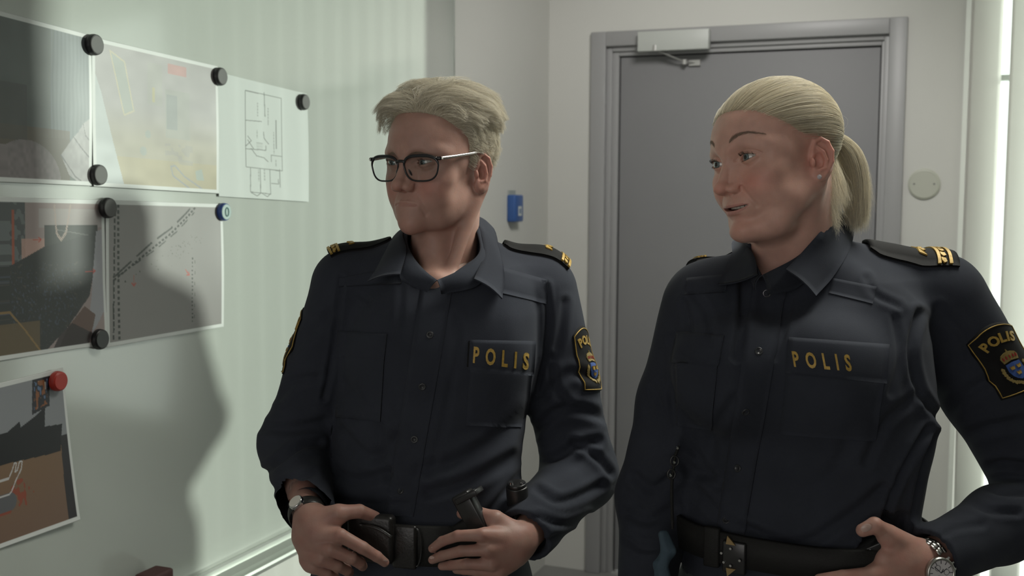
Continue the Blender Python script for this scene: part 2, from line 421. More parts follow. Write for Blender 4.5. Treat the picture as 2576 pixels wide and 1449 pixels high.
# ------------------------------------------------------------------ skin, eyes, hair materials
def attr_mat(name, rough, sss=0.0, bump=None, spec=.4, radius=(1, .35, .2), scale=.006, mottled=0.0, coat=0.0):
    m = mat(name, rough=rough, spec=spec, bump=bump)
    nt = m.node_tree; b = nt.nodes['Principled BSDF']
    a = nt.nodes.new('ShaderNodeVertexColor'); a.layer_name = 'tint'
    out = a.outputs[0]
    if mottled:
        tc = nt.nodes.new('ShaderNodeTexCoord'); n = nt.nodes.new('ShaderNodeTexNoise'); n.inputs['Scale'].default_value = 55; n.inputs['Detail'].default_value = 5
        nt.links.new(tc.outputs['Object'], n.inputs['Vector'])
        mr = nt.nodes.new('ShaderNodeMapRange'); mr.inputs[3].default_value = 1 - mottled; mr.inputs[4].default_value = 1 + mottled
        mr.inputs[1].default_value = .3; mr.inputs[2].default_value = .7
        nt.links.new(n.outputs[0], mr.inputs[0])
        mx = nt.nodes.new('ShaderNodeVectorMath'); mx.operation = 'SCALE'
        nt.links.new(out, mx.inputs[0]); nt.links.new(mr.outputs[0], mx.inputs['Scale']); out = mx.outputs[0]
    nt.links.new(out, b.inputs['Base Color'])
    if sss:
        b.inputs['Subsurface Weight'].default_value = sss
        b.inputs['Subsurface Radius'].default_value = radius; b.inputs['Subsurface Scale'].default_value = scale
    b.inputs['Coat Weight'].default_value = coat; b.inputs['Coat Roughness'].default_value = .05
    return m
SKIN = attr_mat('skin', .5, .35, bump=(420, .25, .0006), spec=.35, mottled=.07)
EYE = attr_mat('eye', .12, coat=1.0)
TEETH = mat('tooth_enamel', (.62, .58, .5), .25)
def hair_mat(name, col, rough=.45, spread=.35):
    m = bpy.data.materials.new(name); m.use_nodes = True; nt = m.node_tree
    b = nt.nodes['Principled BSDF']; b.inputs['Roughness'].default_value = rough; b.inputs['Specular IOR Level'].default_value = .5
    hi = nt.nodes.new('ShaderNodeHairInfo'); r = nt.nodes.new('ShaderNodeValToRGB')
    r.color_ramp.elements[0].color = (*[c * (1 - spread) for c in col], 1)
    r.color_ramp.elements[1].color = (*[min(1, c * (1 + spread)) for c in col], 1)
    nt.links.new(hi.outputs['Random'], r.inputs[0]); nt.links.new(r.outputs[0], b.inputs['Base Color'])
    tr = nt.nodes.new('ShaderNodeBsdfTranslucent'); nt.links.new(r.outputs[0], tr.inputs[0])
    mx = nt.nodes.new('ShaderNodeMixShader'); mx.inputs[0].default_value = .3
    nt.links.new(b.outputs[0], mx.inputs[1]); nt.links.new(tr.outputs[0], mx.inputs[2])
    nt.links.new(mx.outputs[0], nt.nodes['Material Output'].inputs[0])
    return m

SK = V(.49, .295, .238)
def ear_sdf(p, c, s=1.0, splay=.35):
    """p: head-local points (x already mirrored to +); the ear hangs on the side of the head, its plane turned out by splay"""
    q = (p - np.asarray(c, float)) / s
    ca, sa = math.cos(splay), math.sin(splay)
    # local: a = backwards in ear plane, n = outwards normal
    a = -q[:, 1] * ca + q[:, 0] * sa
    n = q[:, 1] * sa + q[:, 0] * ca
    z = q[:, 2] + .12 * a
    e = np.stack([a, n, z], 1)
    plate = ell(e, (1.55, .15, -.35), (1.5, .42, 2.75))
    plate = smin(plate, ell(e, (.75, .2, -2.65), (.75, .38, .85)), .5)
    conch = ell(e, (1.15, .75, -.75), (.85, .75, 1.25))
    plate = smax(plate, -conch, .25)
    scap = chain(e, [(1.3, .62, 1.6), (2.2, .66, 1.1), (2.45, .66, 0), (2.1, .66, -1.3)], [.2, .26, .25, .18])
    plate = smax(plate, -scap, .2)
    rim = chain(e, [(.55, .15, .0), (.55, .35, 1.0), (.95, .42, 1.9), (1.7, .48, 2.25), (2.5, .48, 1.75), (2.92, .46, .6), (2.75, .42, -.8), (2.1, .38, -2.0), (1.3, .32, -2.9), (.7, .28, -3.1)],
                [.26, .27, .27, .27, .28, .28, .27, .27, .3, .3], .1)
    anti = chain(e, [(1.15, .45, 1.15), (1.75, .52, .5), (2.0, .52, -.6), (1.7, .5, -1.7), (1.05, .45, -1.95)], [.2, .24, .25, .25, .22], .1)
    trag = ell(e, (.3, .45, -.9), (.3, .3, .55))
    d = smin(plate, rim, .22); d = smin(d, anti, .25); d = smin(d, trag, .3)
    return d * s

def head_sdf(p, K):
    x = np.abs(p[:, 0]); q = np.stack([x, p[:, 1], p[:, 2]], 1)
    W = K.get('wide', 1.0); q = q / np.array([W, 1, 1]); x = q[:, 0]
    sz = K.get('sz', 1.0)
    q[:, 2] = np.where(q[:, 2] < 0, q[:, 2] / sz, q[:, 2] + K.get('crown', 0) * np.maximum(q[:, 2] - 3, 0)); p = q
    jz = K.get('jawz', 0.0)
    d = ell(q, (0, -1.3, 3.3), (7.35, 9.1, 7.7))
    d = smin(d, ell(q, (0, 1.7, 2.4), (6.5, 7.35, 6.6)), 1.5)
    d = smin(d, ell(q, (0, 1.3, -3.4), (5.9 + K.get('face', 0), 7.0, 7.4)), 1.6)
    ck = K.get('cheek', 0.)
    d = smin(d, ell(q, (4.7, 3.2, .4), (2.1, 2.8, 2.6)), 1.2)
    d = smin(d, ell(q, (3.7, 3.4, -6.7), (2.2 + K.get('lowcheek', 0), 2.8, 2.4)), 2.2)
    d = smin(d, ell(q, (3.9, 4.9, -2.5), (2.5, 2.3 + ck * .5, 1.8)), 1.4)
    d = smin(d, ell(q, (3.3, 5.6, -4.6), (2.0, 1.9 + ck, 2.0)), 2.2)
    jw = K.get('jaw', 0.)
    d = smin(d, cone(q, (4.9 + jw, -.6, -5.6), (3.3 + jw, 4.3, -8.9 + jz), 1.5, 1.35), 2.0)
    d = smin(d, cone(q, (3.3 + jw, 4.3, -8.9 + jz), (0, 7.2, -9.9 + jz), 1.35, 1.5), 1.8)
    d = smin(d, ell(q, (0, 7.5, -9.75 + jz), (2.0, 1.7, 1.6)), 1.0)
    if K.get('chinfat'): d = smin(d, ell(q, (0, 3.2, -9.9 + jz), (4.2, 4.0, 2.2)), 1.5)
    d = smin(d, ell(q, (0, 6.5, -6.9), (3.2, 2.65, 2.5)), 1.3)
    d = smin(d, cone(q, (1.0, 8.05, 1.35), (4.6, 6.2, 1.55), .85, .8), 1.1)      # brow ridge
    d = smin(d, cone(q, (5.0, 5.2, 1.2), (5.0, 4.8, -1.4), .9, .9), 1.2)         # orbit side
    d = smax(d, -ball(q, (2.9, 9.15, -.25), 1.85), 1.0)                          # orbit
    # nose
    nz = K.get('nosez', 0.0); ny = K.get('nosey', 0.0)
    d = smin(d, cone(q, (0, 8.0, .7), (0, 10.2 + ny, -3.6 + nz), .55, .68), .9)
    d = smin(d, cone(q, (.55, 7.6, -.8), (1.1, 8.6, -4.0 + nz), .5, .75), 1.0)
    d = smin(d, ell(q, (0, 10.45 + ny, -4.15 + nz), (.95, 1.0, .9)), .6)
    d = smin(d, ell(q, (1.2, 9.15 + ny * .5, -4.45 + nz), (.72, 1.05, .72)), .4)
    d = smin(d, cone(q, (0, 9.9 + ny * .6, -4.75 + nz), (0, 8.8, -5.0 + nz), .34, .36), .45)
    d = smax(d, -ell(q, (.62, 9.55 + ny * .6, -5.2 + nz), (.36, .62, .42)), .18)
    # wing crease
    w = polydist(q, [(1.3, 8.4, -3.7 + nz), (2.05, 8.3, -4.4 + nz), (1.85, 8.2, -5.1 + nz)])
    d = d + .10 * np.exp(-(w / .22) ** 2)
    # nasolabial fold
    w = polydist(q, [(1.9, 8.4, -4.5 + nz), (2.8, 8.0, -5.8), (3.25, 7.3, -7.4)])
    d = d + K.get('fold', .12) * np.exp(-(w / .38) ** 2)
    for pts, dep, wid in K.get('creases', []):
        w = polydist(q, pts); d = d + dep * np.exp(-(w / wid) ** 2)
    # eyelids: a shell round the eyeball with an almond opening
    E = V(*K.get('eye', (3.1, 6.75, 0)))
    lid = ball(q, E, 1.40)
    d = smin(d, lid, .38)
    up, lo, hw = K.get('up', .42), K.get('lo', .42), 1.42
    xx = x - E[0]; zz = p[:, 2] - E[2] - .10 * xx
    R1 = (hw * hw + up * up) / (2 * up); c1 = up - R1
    R2 = (hw * hw + lo * lo) / (2 * lo); c2 = -lo + R2
    alm = np.maximum(np.hypot(xx, zz - c1) - R1, np.hypot(xx, zz - c2) - R2)
    front = E[1] + .3 - q[:, 1]
    d = smax(d, -np.maximum(alm, front), .10)
    cre = np.abs(np.hypot(xx, zz - c1 - K.get('lidz', .42)) - R1)
    m = (zz > 0) & (np.abs(xx) < 2) & (q[:, 1] > 5.5)
    d = d + np.where(m, .13 * np.exp(-(cre / .13) ** 2), 0)
    cre = np.abs(np.hypot(xx, zz - c2 + .55) - R2)
    m = (zz < 0) & (np.abs(xx) < 1.5) & (q[:, 1] > 5.5)
    d = d + np.where(m, K.get('bag', .05) * np.exp(-(cre / .16) ** 2), 0)
    # lips
    mc, ml = K['mouth_corner'], K['mouth_line']       # corner point, mid z
    gap = K.get('gap', 0.0)
    ul = [(0, 9.02, ml + .34 + gap * .5), (.7, 8.95, ml + .40 + gap * .5), (1.6, 8.35, ml * .6 + mc[2] * .4 + .22 + gap * .3), mc]
    ll = [(0, 8.85, ml - .42 - gap * .5), (.8, 8.72, ml - .38 - gap * .5), (1.6, 8.2, ml * .6 + mc[2] * .4 - .26 - gap * .3), (mc[0] * .97, mc[1], mc[2] - .05)]
    t = K.get('lips', 1.0)
    d = smin(d, chain(q, ul, [.30 * t, .33 * t, .26 * t, .10], .1), .42)
    d = smin(d, chain(q, ll, [.42 * t, .40 * t, .30 * t, .10], .1), .42)
    w = polydist(q, [(0, 9.35, ml + .6 + gap * .5), (0, 9.15, ml + 1.15 + gap * .5)]); d = d + .10 * np.exp(-(w / .28) ** 2)
    if gap:
        zc = ml + (mc[2] - ml) * np.clip(x / mc[0], 0, 1) ** 2
        op = (np.hypot(x / (mc[0] * .93), (p[:, 2] - zc) / (gap * .5)) - 1) * gap * .5
        d = smax(d, -np.maximum(op, 6.4 - q[:, 1]), .10)
    else:
        w = chain(q, [(0, 9.45, ml), (.8, 9.35, ml + .03), (1.7, 8.65, ml * .5 + mc[2] * .5), (mc[0] + .15, mc[1] + .1, mc[2] - .05)], [.05] * 4)
        d = d + .17 * np.exp(-(np.maximum(w, 0) / .11) ** 2)
    w = polydist(q, [(0, 8.9, -8.85), (1.0, 8.6, -8.75)]); d = d + .14 * np.exp(-(w / .4) ** 2)
    d = smin(d, ear_sdf(q, K.get('ear', (6.35, -.2, -1.2)), K.get('ears', 1.0)), .3)
    return d

def build_head(K, o, B, nb):
    lo, hi = V(-9.2, -11.5, -13), V(9.2, 12.5, 12.2)
    h = K.get('h', .105)
    nbl = (B.T @ (nb - o)) * 100
    side = B.T @ K['chest_r'] if 'chest_r' in K else V(1, 0, 0)
    sn_ = K['sternum_l']; lo = np.minimum(np.minimum(lo, nbl - 7), sn_ - 5)
    hi = np.maximum(np.maximum(hi, nbl + V(7, 7, 2)), sn_ + V(5, 5, 0)); lo[2] = min(lo[2], nbl[2], sn_[2] - 3)
    r = K.get('neckr', 5.5)
    fw = V(0, 1, 0)
    sn = K['sternum_l'] if 'sternum_l' in K else nbl + V(0, 4, 0)
    def f(p):
        d = head_sdf(p, K)
        n = cone(p, (0, -2.2, -3.5), nbl, r, r + .5)
        n = smin(n, cone(p, (0, 2.2, -9.5), nbl + (sn - nbl) * .55, 2.2, 2.4), 1.2)
        n = smin(n, cone(p, nbl, sn, 4.0, 2.2), 1.5); n = smin(n, cone(p, sn + side * 2.5, sn - side * 2.5, 1.8, 1.8), 1.5)
        for s in (-1, 1):
            e = cone(p, (5.6 * s, -2.2, -4.5), sn + side * 1.5 * s, 1.3, .8)
            n = smin(n, e, 1.2)
        d = smin(d, n, 1.3)
        return d
    vs, q = sdf_polygonize(f, lo, hi, h)
    # colour
    c = np.tile(SK, (len(vs), 1)) * K.get('tone', 1.0)
    raw = vs; vs = vs / V(K.get('wide', 1), 1, 1); vs[:, 2] = np.where(vs[:, 2] < 0, vs[:, 2] / K.get('sz', 1), vs[:, 2])
    x = np.abs(vs[:, 0])
    def blend(c, col, w): return c * (1 - w[:, None]) + np.asarray(col) * w[:, None]
    g = lambda pt, s: np.exp(-(((np.stack([x, vs[:, 1], vs[:, 2]], 1) - pt) / s) ** 2).sum(1))
    red = np.clip(.75 * g((3.6, 7, -3.8), (2.2, 3, 1.9)) + .6 * g((0, 10.8, -4.2), (1.3, 1.5, 1.2)) + .3 * g((0, 8, -10), (2.4, 3, 1.6)) + .7 * g((8, -1, -1.5), (2, 3, 4)), 0, 1) * K.get('red', 1)
    c = blend(c, V(.52, .20, .155) * K.get('tone', 1), red)
    c = blend(c, V(.46, .27, .21) * K.get('tone', 1), .6 * g(tuple(np.add(K.get('eye', (3.1, 6.75, 0)), (0, 1, 0))), (1.9, 2, 1.3)))
    mc, ml = K['mouth_corner'], K['mouth_line']
    gap = K.get('gap', 0)
    zl = ml + (mc[2] - ml) * np.clip(x / mc[0], 0, 1) ** 2
    hu = (.62 * K['lips'] / .72 + gap * .5) * np.clip(1 - (x / (mc[0] + .1)) ** 2, 0, 1) ** .7; hl = (.82 * K['lips'] / .72 + gap * .5) * np.clip(1 - (x / (mc[0] + .1)) ** 2, 0, 1) ** .6
    dz = vs[:, 2] - zl
    inl = (vs[:, 1] > 6.8) & (dz < hu) & (dz > -hl) & (x < mc[0] + .1)
    c = blend(c, np.asarray(K.get('lipcol', (.40, .155, .135))), inl * .5)
    if gap:
        deep = (np.abs(dz) < gap * .9) & (x < mc[0] * .97) & (vs[:, 1] < 8.1 - .17 * x ** 2 * .6) & (vs[:, 1] > 6)
        c = blend(c, V(.10, .03, .03), deep * .85)
    return raw, q, c

def eyes(K, o, B, parent):
    for s in (1, -1):
        E = V(*K.get('eye', (3.1, 6.75, 0))) * V(s * K.get('wide', 1), 1, 1)
        gz = V(*K['gaze']); gz[0] += -s * .03; gz /= np.linalg.norm(gz)
        bm = bmesh.new(); bmesh.ops.create_uvsphere(bm, u_segments=64, v_segments=48, radius=1.0)
        v = np.array([q.co[:] for q in bm.verts]); f = [[a.index for a in fc.verts] for fc in bm.faces]; bm.free()
        Rg = basis(gz)                      # turn the pole (z) on to the gaze
        Rg = np.stack([Rg[:, 0], Rg[:, 2], Rg[:, 1]], 1)
        ang = np.arccos(np.clip(v[:, 2], -1, 1))
        rr = 1.22 + .05 * np.exp(-(ang / .38) ** 2)
        vv = (v * rr[:, None]) @ Rg.T + E
        col = np.where((ang < .20)[:, None], V(.006, .006, .007), np.where((ang < .50)[:, None], V(*K.get('iris', (.13, .17, .17))), V(.50, .46, .42)))
        edge = (ang > .44) & (ang < .52); col[edge] = V(.04, .05, .055)
        w = (o + (vv * .01) @ B.T)
        oe = mesh('eyeball', w, f, EYE, parent, True)
        color_attr(oe.data, 'tint', col)
# ------------------------------------------------------------------ the two heads
def toward_cam(px, py, D, yaw, pitch=0.0, tilt=0.0):
    """head frame at a pixel, turned yaw degrees to the picture's left of the line to the camera"""
    o = at(px, py, D)
    f = CAM - o; f[2] = 0; f /= np.linalg.norm(f)
    a = math.radians(-yaw); f = V(f[0] * math.cos(a) - f[1] * math.sin(a), f[0] * math.sin(a) + f[1] * math.cos(a), 0)
    f = f * math.cos(math.radians(pitch)) + V(0, 0, math.sin(math.radians(pitch)))
    return o, basis(f, tilt=math.radians(tilt))
KL = dict(face=-.15, jaw=-.35, cheek=-.35, jawz=.6, up=.32, lo=.34, lidz=.30, bag=.10, mouth_corner=(2.3, 7.7, -6.45), mouth_line=-6.22,
          lips=.30, lowcheek=-.5, gaze=(.0, 1, -.05), nosez=.8, nosey=-.3, fold=.12, red=.75, tone=.92, lipcol=(.40, .19, .16), neckr=5.0,
          creases=[([(2.6, 8.0, -6.8), (2.95, 7.4, -7.9)], .13, .3), ([(.35, 9.2, 1.2), (.3, 9.2, 2.6)], .10, .16), ([(0, 9.3, 4.6), (3, 8.6, 4.4)], .03, .12)])
KR = dict(face=.3, jaw=.35, cheek=.35, jawz=-1.1, crown=.10, wide=1.03, up=.50, lo=.42, lidz=.52, mouth_corner=(2.6, 7.6, -7.0), mouth_line=-7.35, gap=.52, sz=.90,
          lips=.52, lowcheek=.5, gaze=(-.10, 1, .06), nosez=.15, nosey=-.1, fold=.2, red=.9, tone=1.3, chinfat=1, neckr=5.9, ears=1.12, ear=(6.35, -.2, -1.2),
          creases=[([(0, 9.2, 5.4), (3.2, 8.2, 5.2)], .03, .13), ([(0, 9.2, 4.6), (3.4, 8.2, 4.6)], .03, .13)], lipcol=(.42, .16, .15))
HL = toward_cam(1108, 405, 1.76, 40, -3, 0)
HR = toward_cam(1946, 394, 1.60, 48, -6, -8)
NBL = at(1112, 665, 1.80); NBR = at(1985, 680, 1.675)

def person_root(name, x, y, label):
    return empty(name, (x, y, 0), label, 'person')
PL = person_root('person', at(1100, 1000, 1.80)[0], at(1100, 1000, 1.80)[1],
    'person with short tousled blond hair and dark-rimmed glasses, both hands on the belt')
PR = person_root('person', at(1990, 1000, 1.65)[0], at(1990, 1000, 1.65)[1],
    'person with a blond ponytail and ear stud in dark uniform, one hand on the hip')
def place_head(K, H, NB, P):
    o, B = H
    K['sternum_l'] = (B.T @ (K['sternum'] - o)) * 100
    vs, q, c = build_head(K, o, B, NB)
    w = o + (vs * .01) @ B.T
    eyes(K, o, B, P)
    return w, q, c
KL['sternum'] = at(1098, 718, 1.722); KR['sternum'] = at(1935, 716, 1.648)
KL['chest_r'] = -CR; KR['chest_r'] = -CR

BROW = {'l': [(1.0, 8.9, .85), (2.4, 8.55, 1.1), (3.8, 7.6, 1.15), (4.9, 6.4, .9)], 'r': [(1.55, 9.0, 2.5), (2.8, 8.6, 3.15), (4.2, 7.5, 3.3), (5.4, 6.0, 2.7)]}
# ------------------------------------------------------------------ hair
HAIR_L = hair_mat('ash_blond_hair', (.68, .635, .525), .42)
HAIR_R = hair_mat('light_blond_hair', (.72, .66, .52), .40)
CAP_L = mat('ash_blond_undercoat', (.42, .37, .27), .7, bump=(90, .6, .002)); CAP_R = mat('light_blond_undercoat', (.44, .37, .25), .6, bump=(90, .5, .002))
BROWM = hair_mat('eyebrow_hair', (.34, .25, .19)); LASH = hair_mat('eyelash_hair', (.03, .025, .02))

def skull(p, K):
    q = np.stack([np.abs(p[:, 0]) / K.get('wide', 1), p[:, 1], p[:, 2] + K.get('crown', 0) * np.maximum(p[:, 2] - 3, 0)], 1)
    d = ell(q, (0, -1.3, 3.3), (7.35, 9.1, 7.7))
    d = smin(d, ell(q, (0, 1.7, 2.4), (6.5, 7.35, 6.6)), 1.5)
    return smin(d, ell(q, (0, 1.3, -3.4), (5.9 + K.get('face', 0), 7.0, 7.4)), 1.6)
def grad(f, p, e=.03):
    g = np.stack([f(p + np.eye(3)[i] * e) - f(p - np.eye(3)[i] * e) for i in range(3)], 1)
    return g / (np.linalg.norm(g, axis=1)[:, None] + 1e-9)
def on_skull(p, K, off=0.0, it=4):
    f = lambda z: skull(z, K)
    for _ in range(it):
        p = p - grad(f, p) * (f(p) - off)[:, None]
    return p
def hairline(y, tab): return np.interp(y, tab[0], tab[1])
def scalp_roots(n, K, tab, seed=1, zmax=None, edge=0.25):
    r = np.random.default_rng(seed)
    d = r.normal(size=(n * 3, 3)); d /= np.linalg.norm(d, axis=1)[:, None]
    p = on_skull(V(0, -1, 2.5) + d * 9, K)
    keep = p[:, 2] > hairline(p[:, 1], tab) + r.normal(size=len(p)) * edge
    return p[keep][:n]
def to_world(S, H):
    o, B = H
    return o + (np.asarray(S) * .01) @ B.T
def hair_cap(name, K, H, tab, thick, m, P, h=.22, extra=None, skin_in=.25):
    def f(p):
        t = thick(p) if callable(thick) else thick
        d = skull(p, K) - t
        d = smax(d, (hairline(p[:, 1], tab) - p[:, 2]) * .6, .5)
        d = np.maximum(d, -(skull(p, K) + skin_in))
        return smin(d, extra(p), .5) if extra is not None else d
    vs, q = sdf_polygonize(f, V(-11, -15, -9), V(11, 13, 16), h)
    me = fast_mesh(name, to_world(vs, H), q)
    return link(name, me, m, P)
def clump(S, r, k, amt, seed=3, stray=0.0):
    """pull strands towards shared clump strands, more at the tips"""
    rr = np.random.default_rng(seed)
    n = len(S); c = rr.choice(n, max(1, n // k), replace=False)
    R = S[:, 0]; out = S.copy()
    C = S.copy(); tt = np.linspace(0, 1, S.shape[1])[None, :, None]; C = C + rr.normal(size=(n, 1, 3)) * stray * tt ** 1.2 + np.sin(tt * 5 + rr.uniform(0, 6, (n, 1, 1))) * rr.normal(size=(n, 1, 3)) * stray * .5 * tt
    for i in range(0, n, 2000):
        D = ((R[i:i + 2000, None] - R[c][None]) ** 2).sum(2); j = c[D.argmin(1)]
        t = np.linspace(0, 1, S.shape[1])[None, :, None] ** 1.3 * amt
        out[i:i + 2000] = S[i:i + 2000] * (1 - t) + (C[j] + (R[i:i + 2000] - R[j])[:, None] * (1 - t) * 1.0) * t
    return out
def wisps(S, amt, seed=5, freq=2.0):
    r = np.random.default_rng(seed); n, k = S.shape[:2]
    t = np.linspace(0, 1, k)[None, :, None]
    a = r.normal(size=(n, 1, 3)); b = r.normal(size=(n, 1, 3)); ph = r.uniform(0, 6.28, (n, 1, 1))
    return S + amt * t * (a * np.sin(freq * 3.1 * t + ph) + b * t)

def brows_lashes(K, H, P, which):
    r = np.random.default_rng(11); S = []; f = lambda z: head_sdf(z, K)
    C = catmull(BROW[which], 60)
    for s in (1, -1):
        n = 520; u = r.uniform(0, 1, n); i = (u * 58).astype(int)
        wd_ = .34 * (1 - .65 * u)
        c = C[i] + (C[i + 1] - C[i]) * r.uniform(0, 1, (n, 1)) + np.stack([0 * u, 0 * u, r.normal(size=n) * wd_ * .45], 1)
        tdir = C[i + 1] - C[i]; tdir /= np.linalg.norm(tdir, axis=1)[:, None]
        tdir = tdir + np.stack([0 * u, .15 + 0 * u, .45 * (1 - u) - .15], 1)
        for _ in range(4): c = c - grad(f, c) * f(c)[:, None]
        L = .55
        pts = []
        for k in range(4):
            z = c + tdir * L * k / 3
            z = z - grad(f, z) * (f(z) - (.02 + .04 * k / 3))[:, None]; pts.append(z)
        st = np.stack(pts, 1); st[..., 0] *= s; S.append(st)
    hair_object('eyebrows', to_world(np.concatenate(S), H), .00009, BROWM if which == 'r' else hair_mat('light_eyebrow', (.34, .26, .19)), P)
    # lashes along the upper lid
    S = []
    E = V(*K.get('eye', (3.1, 6.75, 0))); up, lo = K.get('up', .42), K.get('lo', .42); hw = 1.42
    for s in (1, -1):
        for (aa, sg, L, n) in ((up, 1, .42 if which == 'r' else .3, 80), (lo, -1, .18, 40)):
            R1 = (hw * hw + aa * aa) / (2 * aa); c1 = (aa - R1)
            x = r.uniform(-.7, 1.3, n); z = (np.sqrt(R1 ** 2 - x ** 2) + c1) * sg + .10 * x
            y = np.sqrt(np.maximum(1.42 ** 2 - x ** 2 - z ** 2, .02))
            b = np.stack([x, y, z], 1) + E
            out = np.stack([x * .35, 1.0 + 0 * x, 0 * x], 1); upv = V(0, 0, 1) * sg
            pts = [b + out * L * t + upv * L * t * t * .9 for t in (0, .33, .66, 1)]
            st = np.stack(pts, 1); st[..., 0] *= s; S.append(st)
    st = np.concatenate(S); st[..., 2] = np.where(st[..., 2] < 0, st[..., 2] * K.get('sz', 1), st[..., 2])
    hair_object('eyelashes', to_world(st, H), .00008 if which == 'l' else .00011, LASH, P)

# ---- the pulled-back hair and ponytail
TAB_R = ([-14, -3.2, -2.4, -1.6, .6, 1.5, 2.6, 3.8, 5.0, 6.2, 7.4, 10], [-5.5, -4.2, -1.5, 1.7, 1.8, 2.2, 3.2, 4.1, 5.1, 6.1, 6.7, 6.6])
def hair_right():
    K, H, P = KR, HR, PR
    knot = V(0, -11.2, 1.2)
    hair_cap('hair_cap', K, H, TAB_R, lambda p: .12 + .25 * np.clip((p[:, 2] - 7) / 5, 0, 1), CAP_R, P)
    R = scalp_roots(15000, K, TAB_R)
    n, k = len(R), 14
    c0 = V(0, -1, 2.5)
    rr = np.random.default_rng(2)
    dk = (knot - c0); dk /= np.linalg.norm(dk)
    d0 = R - c0; d0 /= np.linalg.norm(d0, axis=1)[:, None]
    # a side sweep: strands rise off the parting before they run back
    ang = np.arccos(np.clip(d0 @ dk, -1, 1))
    lay = rr.uniform(.15, .95, n) ** .7
    S = []
    for j in range(k):
        t = j / (k - 1) * .985
        w0 = np.sin((1 - t) * ang) / np.sin(ang); w1 = np.sin(t * ang) / np.sin(ang)
        d = d0 * w0[:, None] + dk * w1[:, None]
        d = d + np.stack([np.sign(R[:, 0]) * 0, 0 * t + 0 * ang, .16 * np.sin(math.pi * t) * np.clip((R[:, 1] - 0) / 8, 0, 1)], 1)
        d /= np.linalg.norm(d, axis=1)[:, None]
        p = on_skull(c0 + d * 10, K, 0, 3)
        g = grad(lambda z: skull(z, K), p)
        offs = (.14 + .75 * lay * np.sin(math.pi * min(1, t * 1.3 + .04)) ** .6 * (1 + .3 * np.clip((p[:, 2] - 6) / 5, 0, 1)))
        S.append(p + g * offs[:, None])
    S = np.stack(S, 1)
    S = clump(S, None, 30, .5, 3, .07); S = wisps(S, .06)
    # ponytail: bundle from the knot
    ctr = catmull([(0, -10.6, .9), (0, -12.2, .9), (.1, -14.0, -.9), (.2, -15.0, -4.2), (.2, -14.8, -8.0), (.2, -14.0, -13.0)], k)
    wid = np.interp(np.linspace(0, 1, k), [0, .15, .45, .8, 1], [.55, 1.5, 2.3, 1.9, 1.3])
    m = 5200; a = rr.uniform(0, 2 * math.pi, m); q = np.sqrt(rr.uniform(0, 1, m))
    Tn = np.gradient(ctr, axis=0); Tn /= np.linalg.norm(Tn, axis=1)[:, None]
    X = V(1, 0, 0); T2 = np.cross(Tn, X)
    tw = np.linspace(0, .5, k)
    PT = ctr[None] + (q[:, None] * wid[None] * np.cos(a[:, None] + tw))[..., None] * X * .95 + (q[:, None] * wid[None] * np.sin(a[:, None] + tw))[..., None] * T2[None]
    PT = ctr[None, :1] * 0 + PT
    sc = rr.uniform(.78, 1.0, m); tq = np.linspace(0, 1, k)
    PT = np.stack([np.stack([np.interp(tq * sc[i], tq, PT[i, :, a_]) for a_ in range(3)], 1) for i in range(m)])
    PT = clump(PT, None, 26, .5, 4, .12); PT = wisps(PT, .22, 6, 1.5)
    # hair from the nape, drawn up loosely, with stray ends hanging
    nr = scalp_roots(30000, K, ([-14, 10], [-6.5, -6.5]), 9); nr = nr[(nr[:, 1] < -3.0) & (nr[:, 2] < -1.0) & (nr[:, 2] > -6.3)][:2200]
    NS = []
    for j in range(k):
        t = j / (k - 1)
        e = np.stack([nr[:, 0] * (1 - .35 * t), nr[:, 1] - 1.2 - 2.2 * t, nr[:, 2] - 6.8 * t ** 1.3 + .4], 1)
        p = nr + (e - nr) * min(1, t * 1.6); NS.append(p)
    NS = np.stack(NS, 1); NS = clump(NS, None, 18, .7, 8, .25); NS = wisps(NS, .40, 9, 2.2)
    # flyaways
    fl = np.concatenate([S[rr.choice(n, 80)], PT[rr.choice(m, 300)]]); t = np.linspace(0, 1, k)[None, :, None]
    fl = fl + t ** 1.5 * rr.normal(size=(len(fl), 1, 3)) * V(.8, 1.0, .8) + np.sin(t * 5 + rr.uniform(0, 6, (len(fl), 1, 1))) * .35 * rr.normal(size=(len(fl), 1, 3)) * t
    o = hair_object('hair', to_world(np.concatenate([S, NS]), H), .00013, HAIR_R, P)
    o = hair_object('ponytail', to_world(np.concatenate([PT, fl]), H), np.concatenate([np.full(len(PT), .00014), np.full(len(fl), .00009)]), HAIR_R, P)
    tag(o, 'loose light blond ponytail')
    # hair band
    hb = to_world(catmull([knot + V(math.cos(t) * .75, .3, math.sin(t) * .75) for t in np.linspace(0, 2 * math.pi, 9)][:-1] + [knot + V(.75, .3, 0)], 24), H)
    tube_obj('hair_band', hb, .0028, mat('elastic_black', (.02, .02, .02), .8), P)

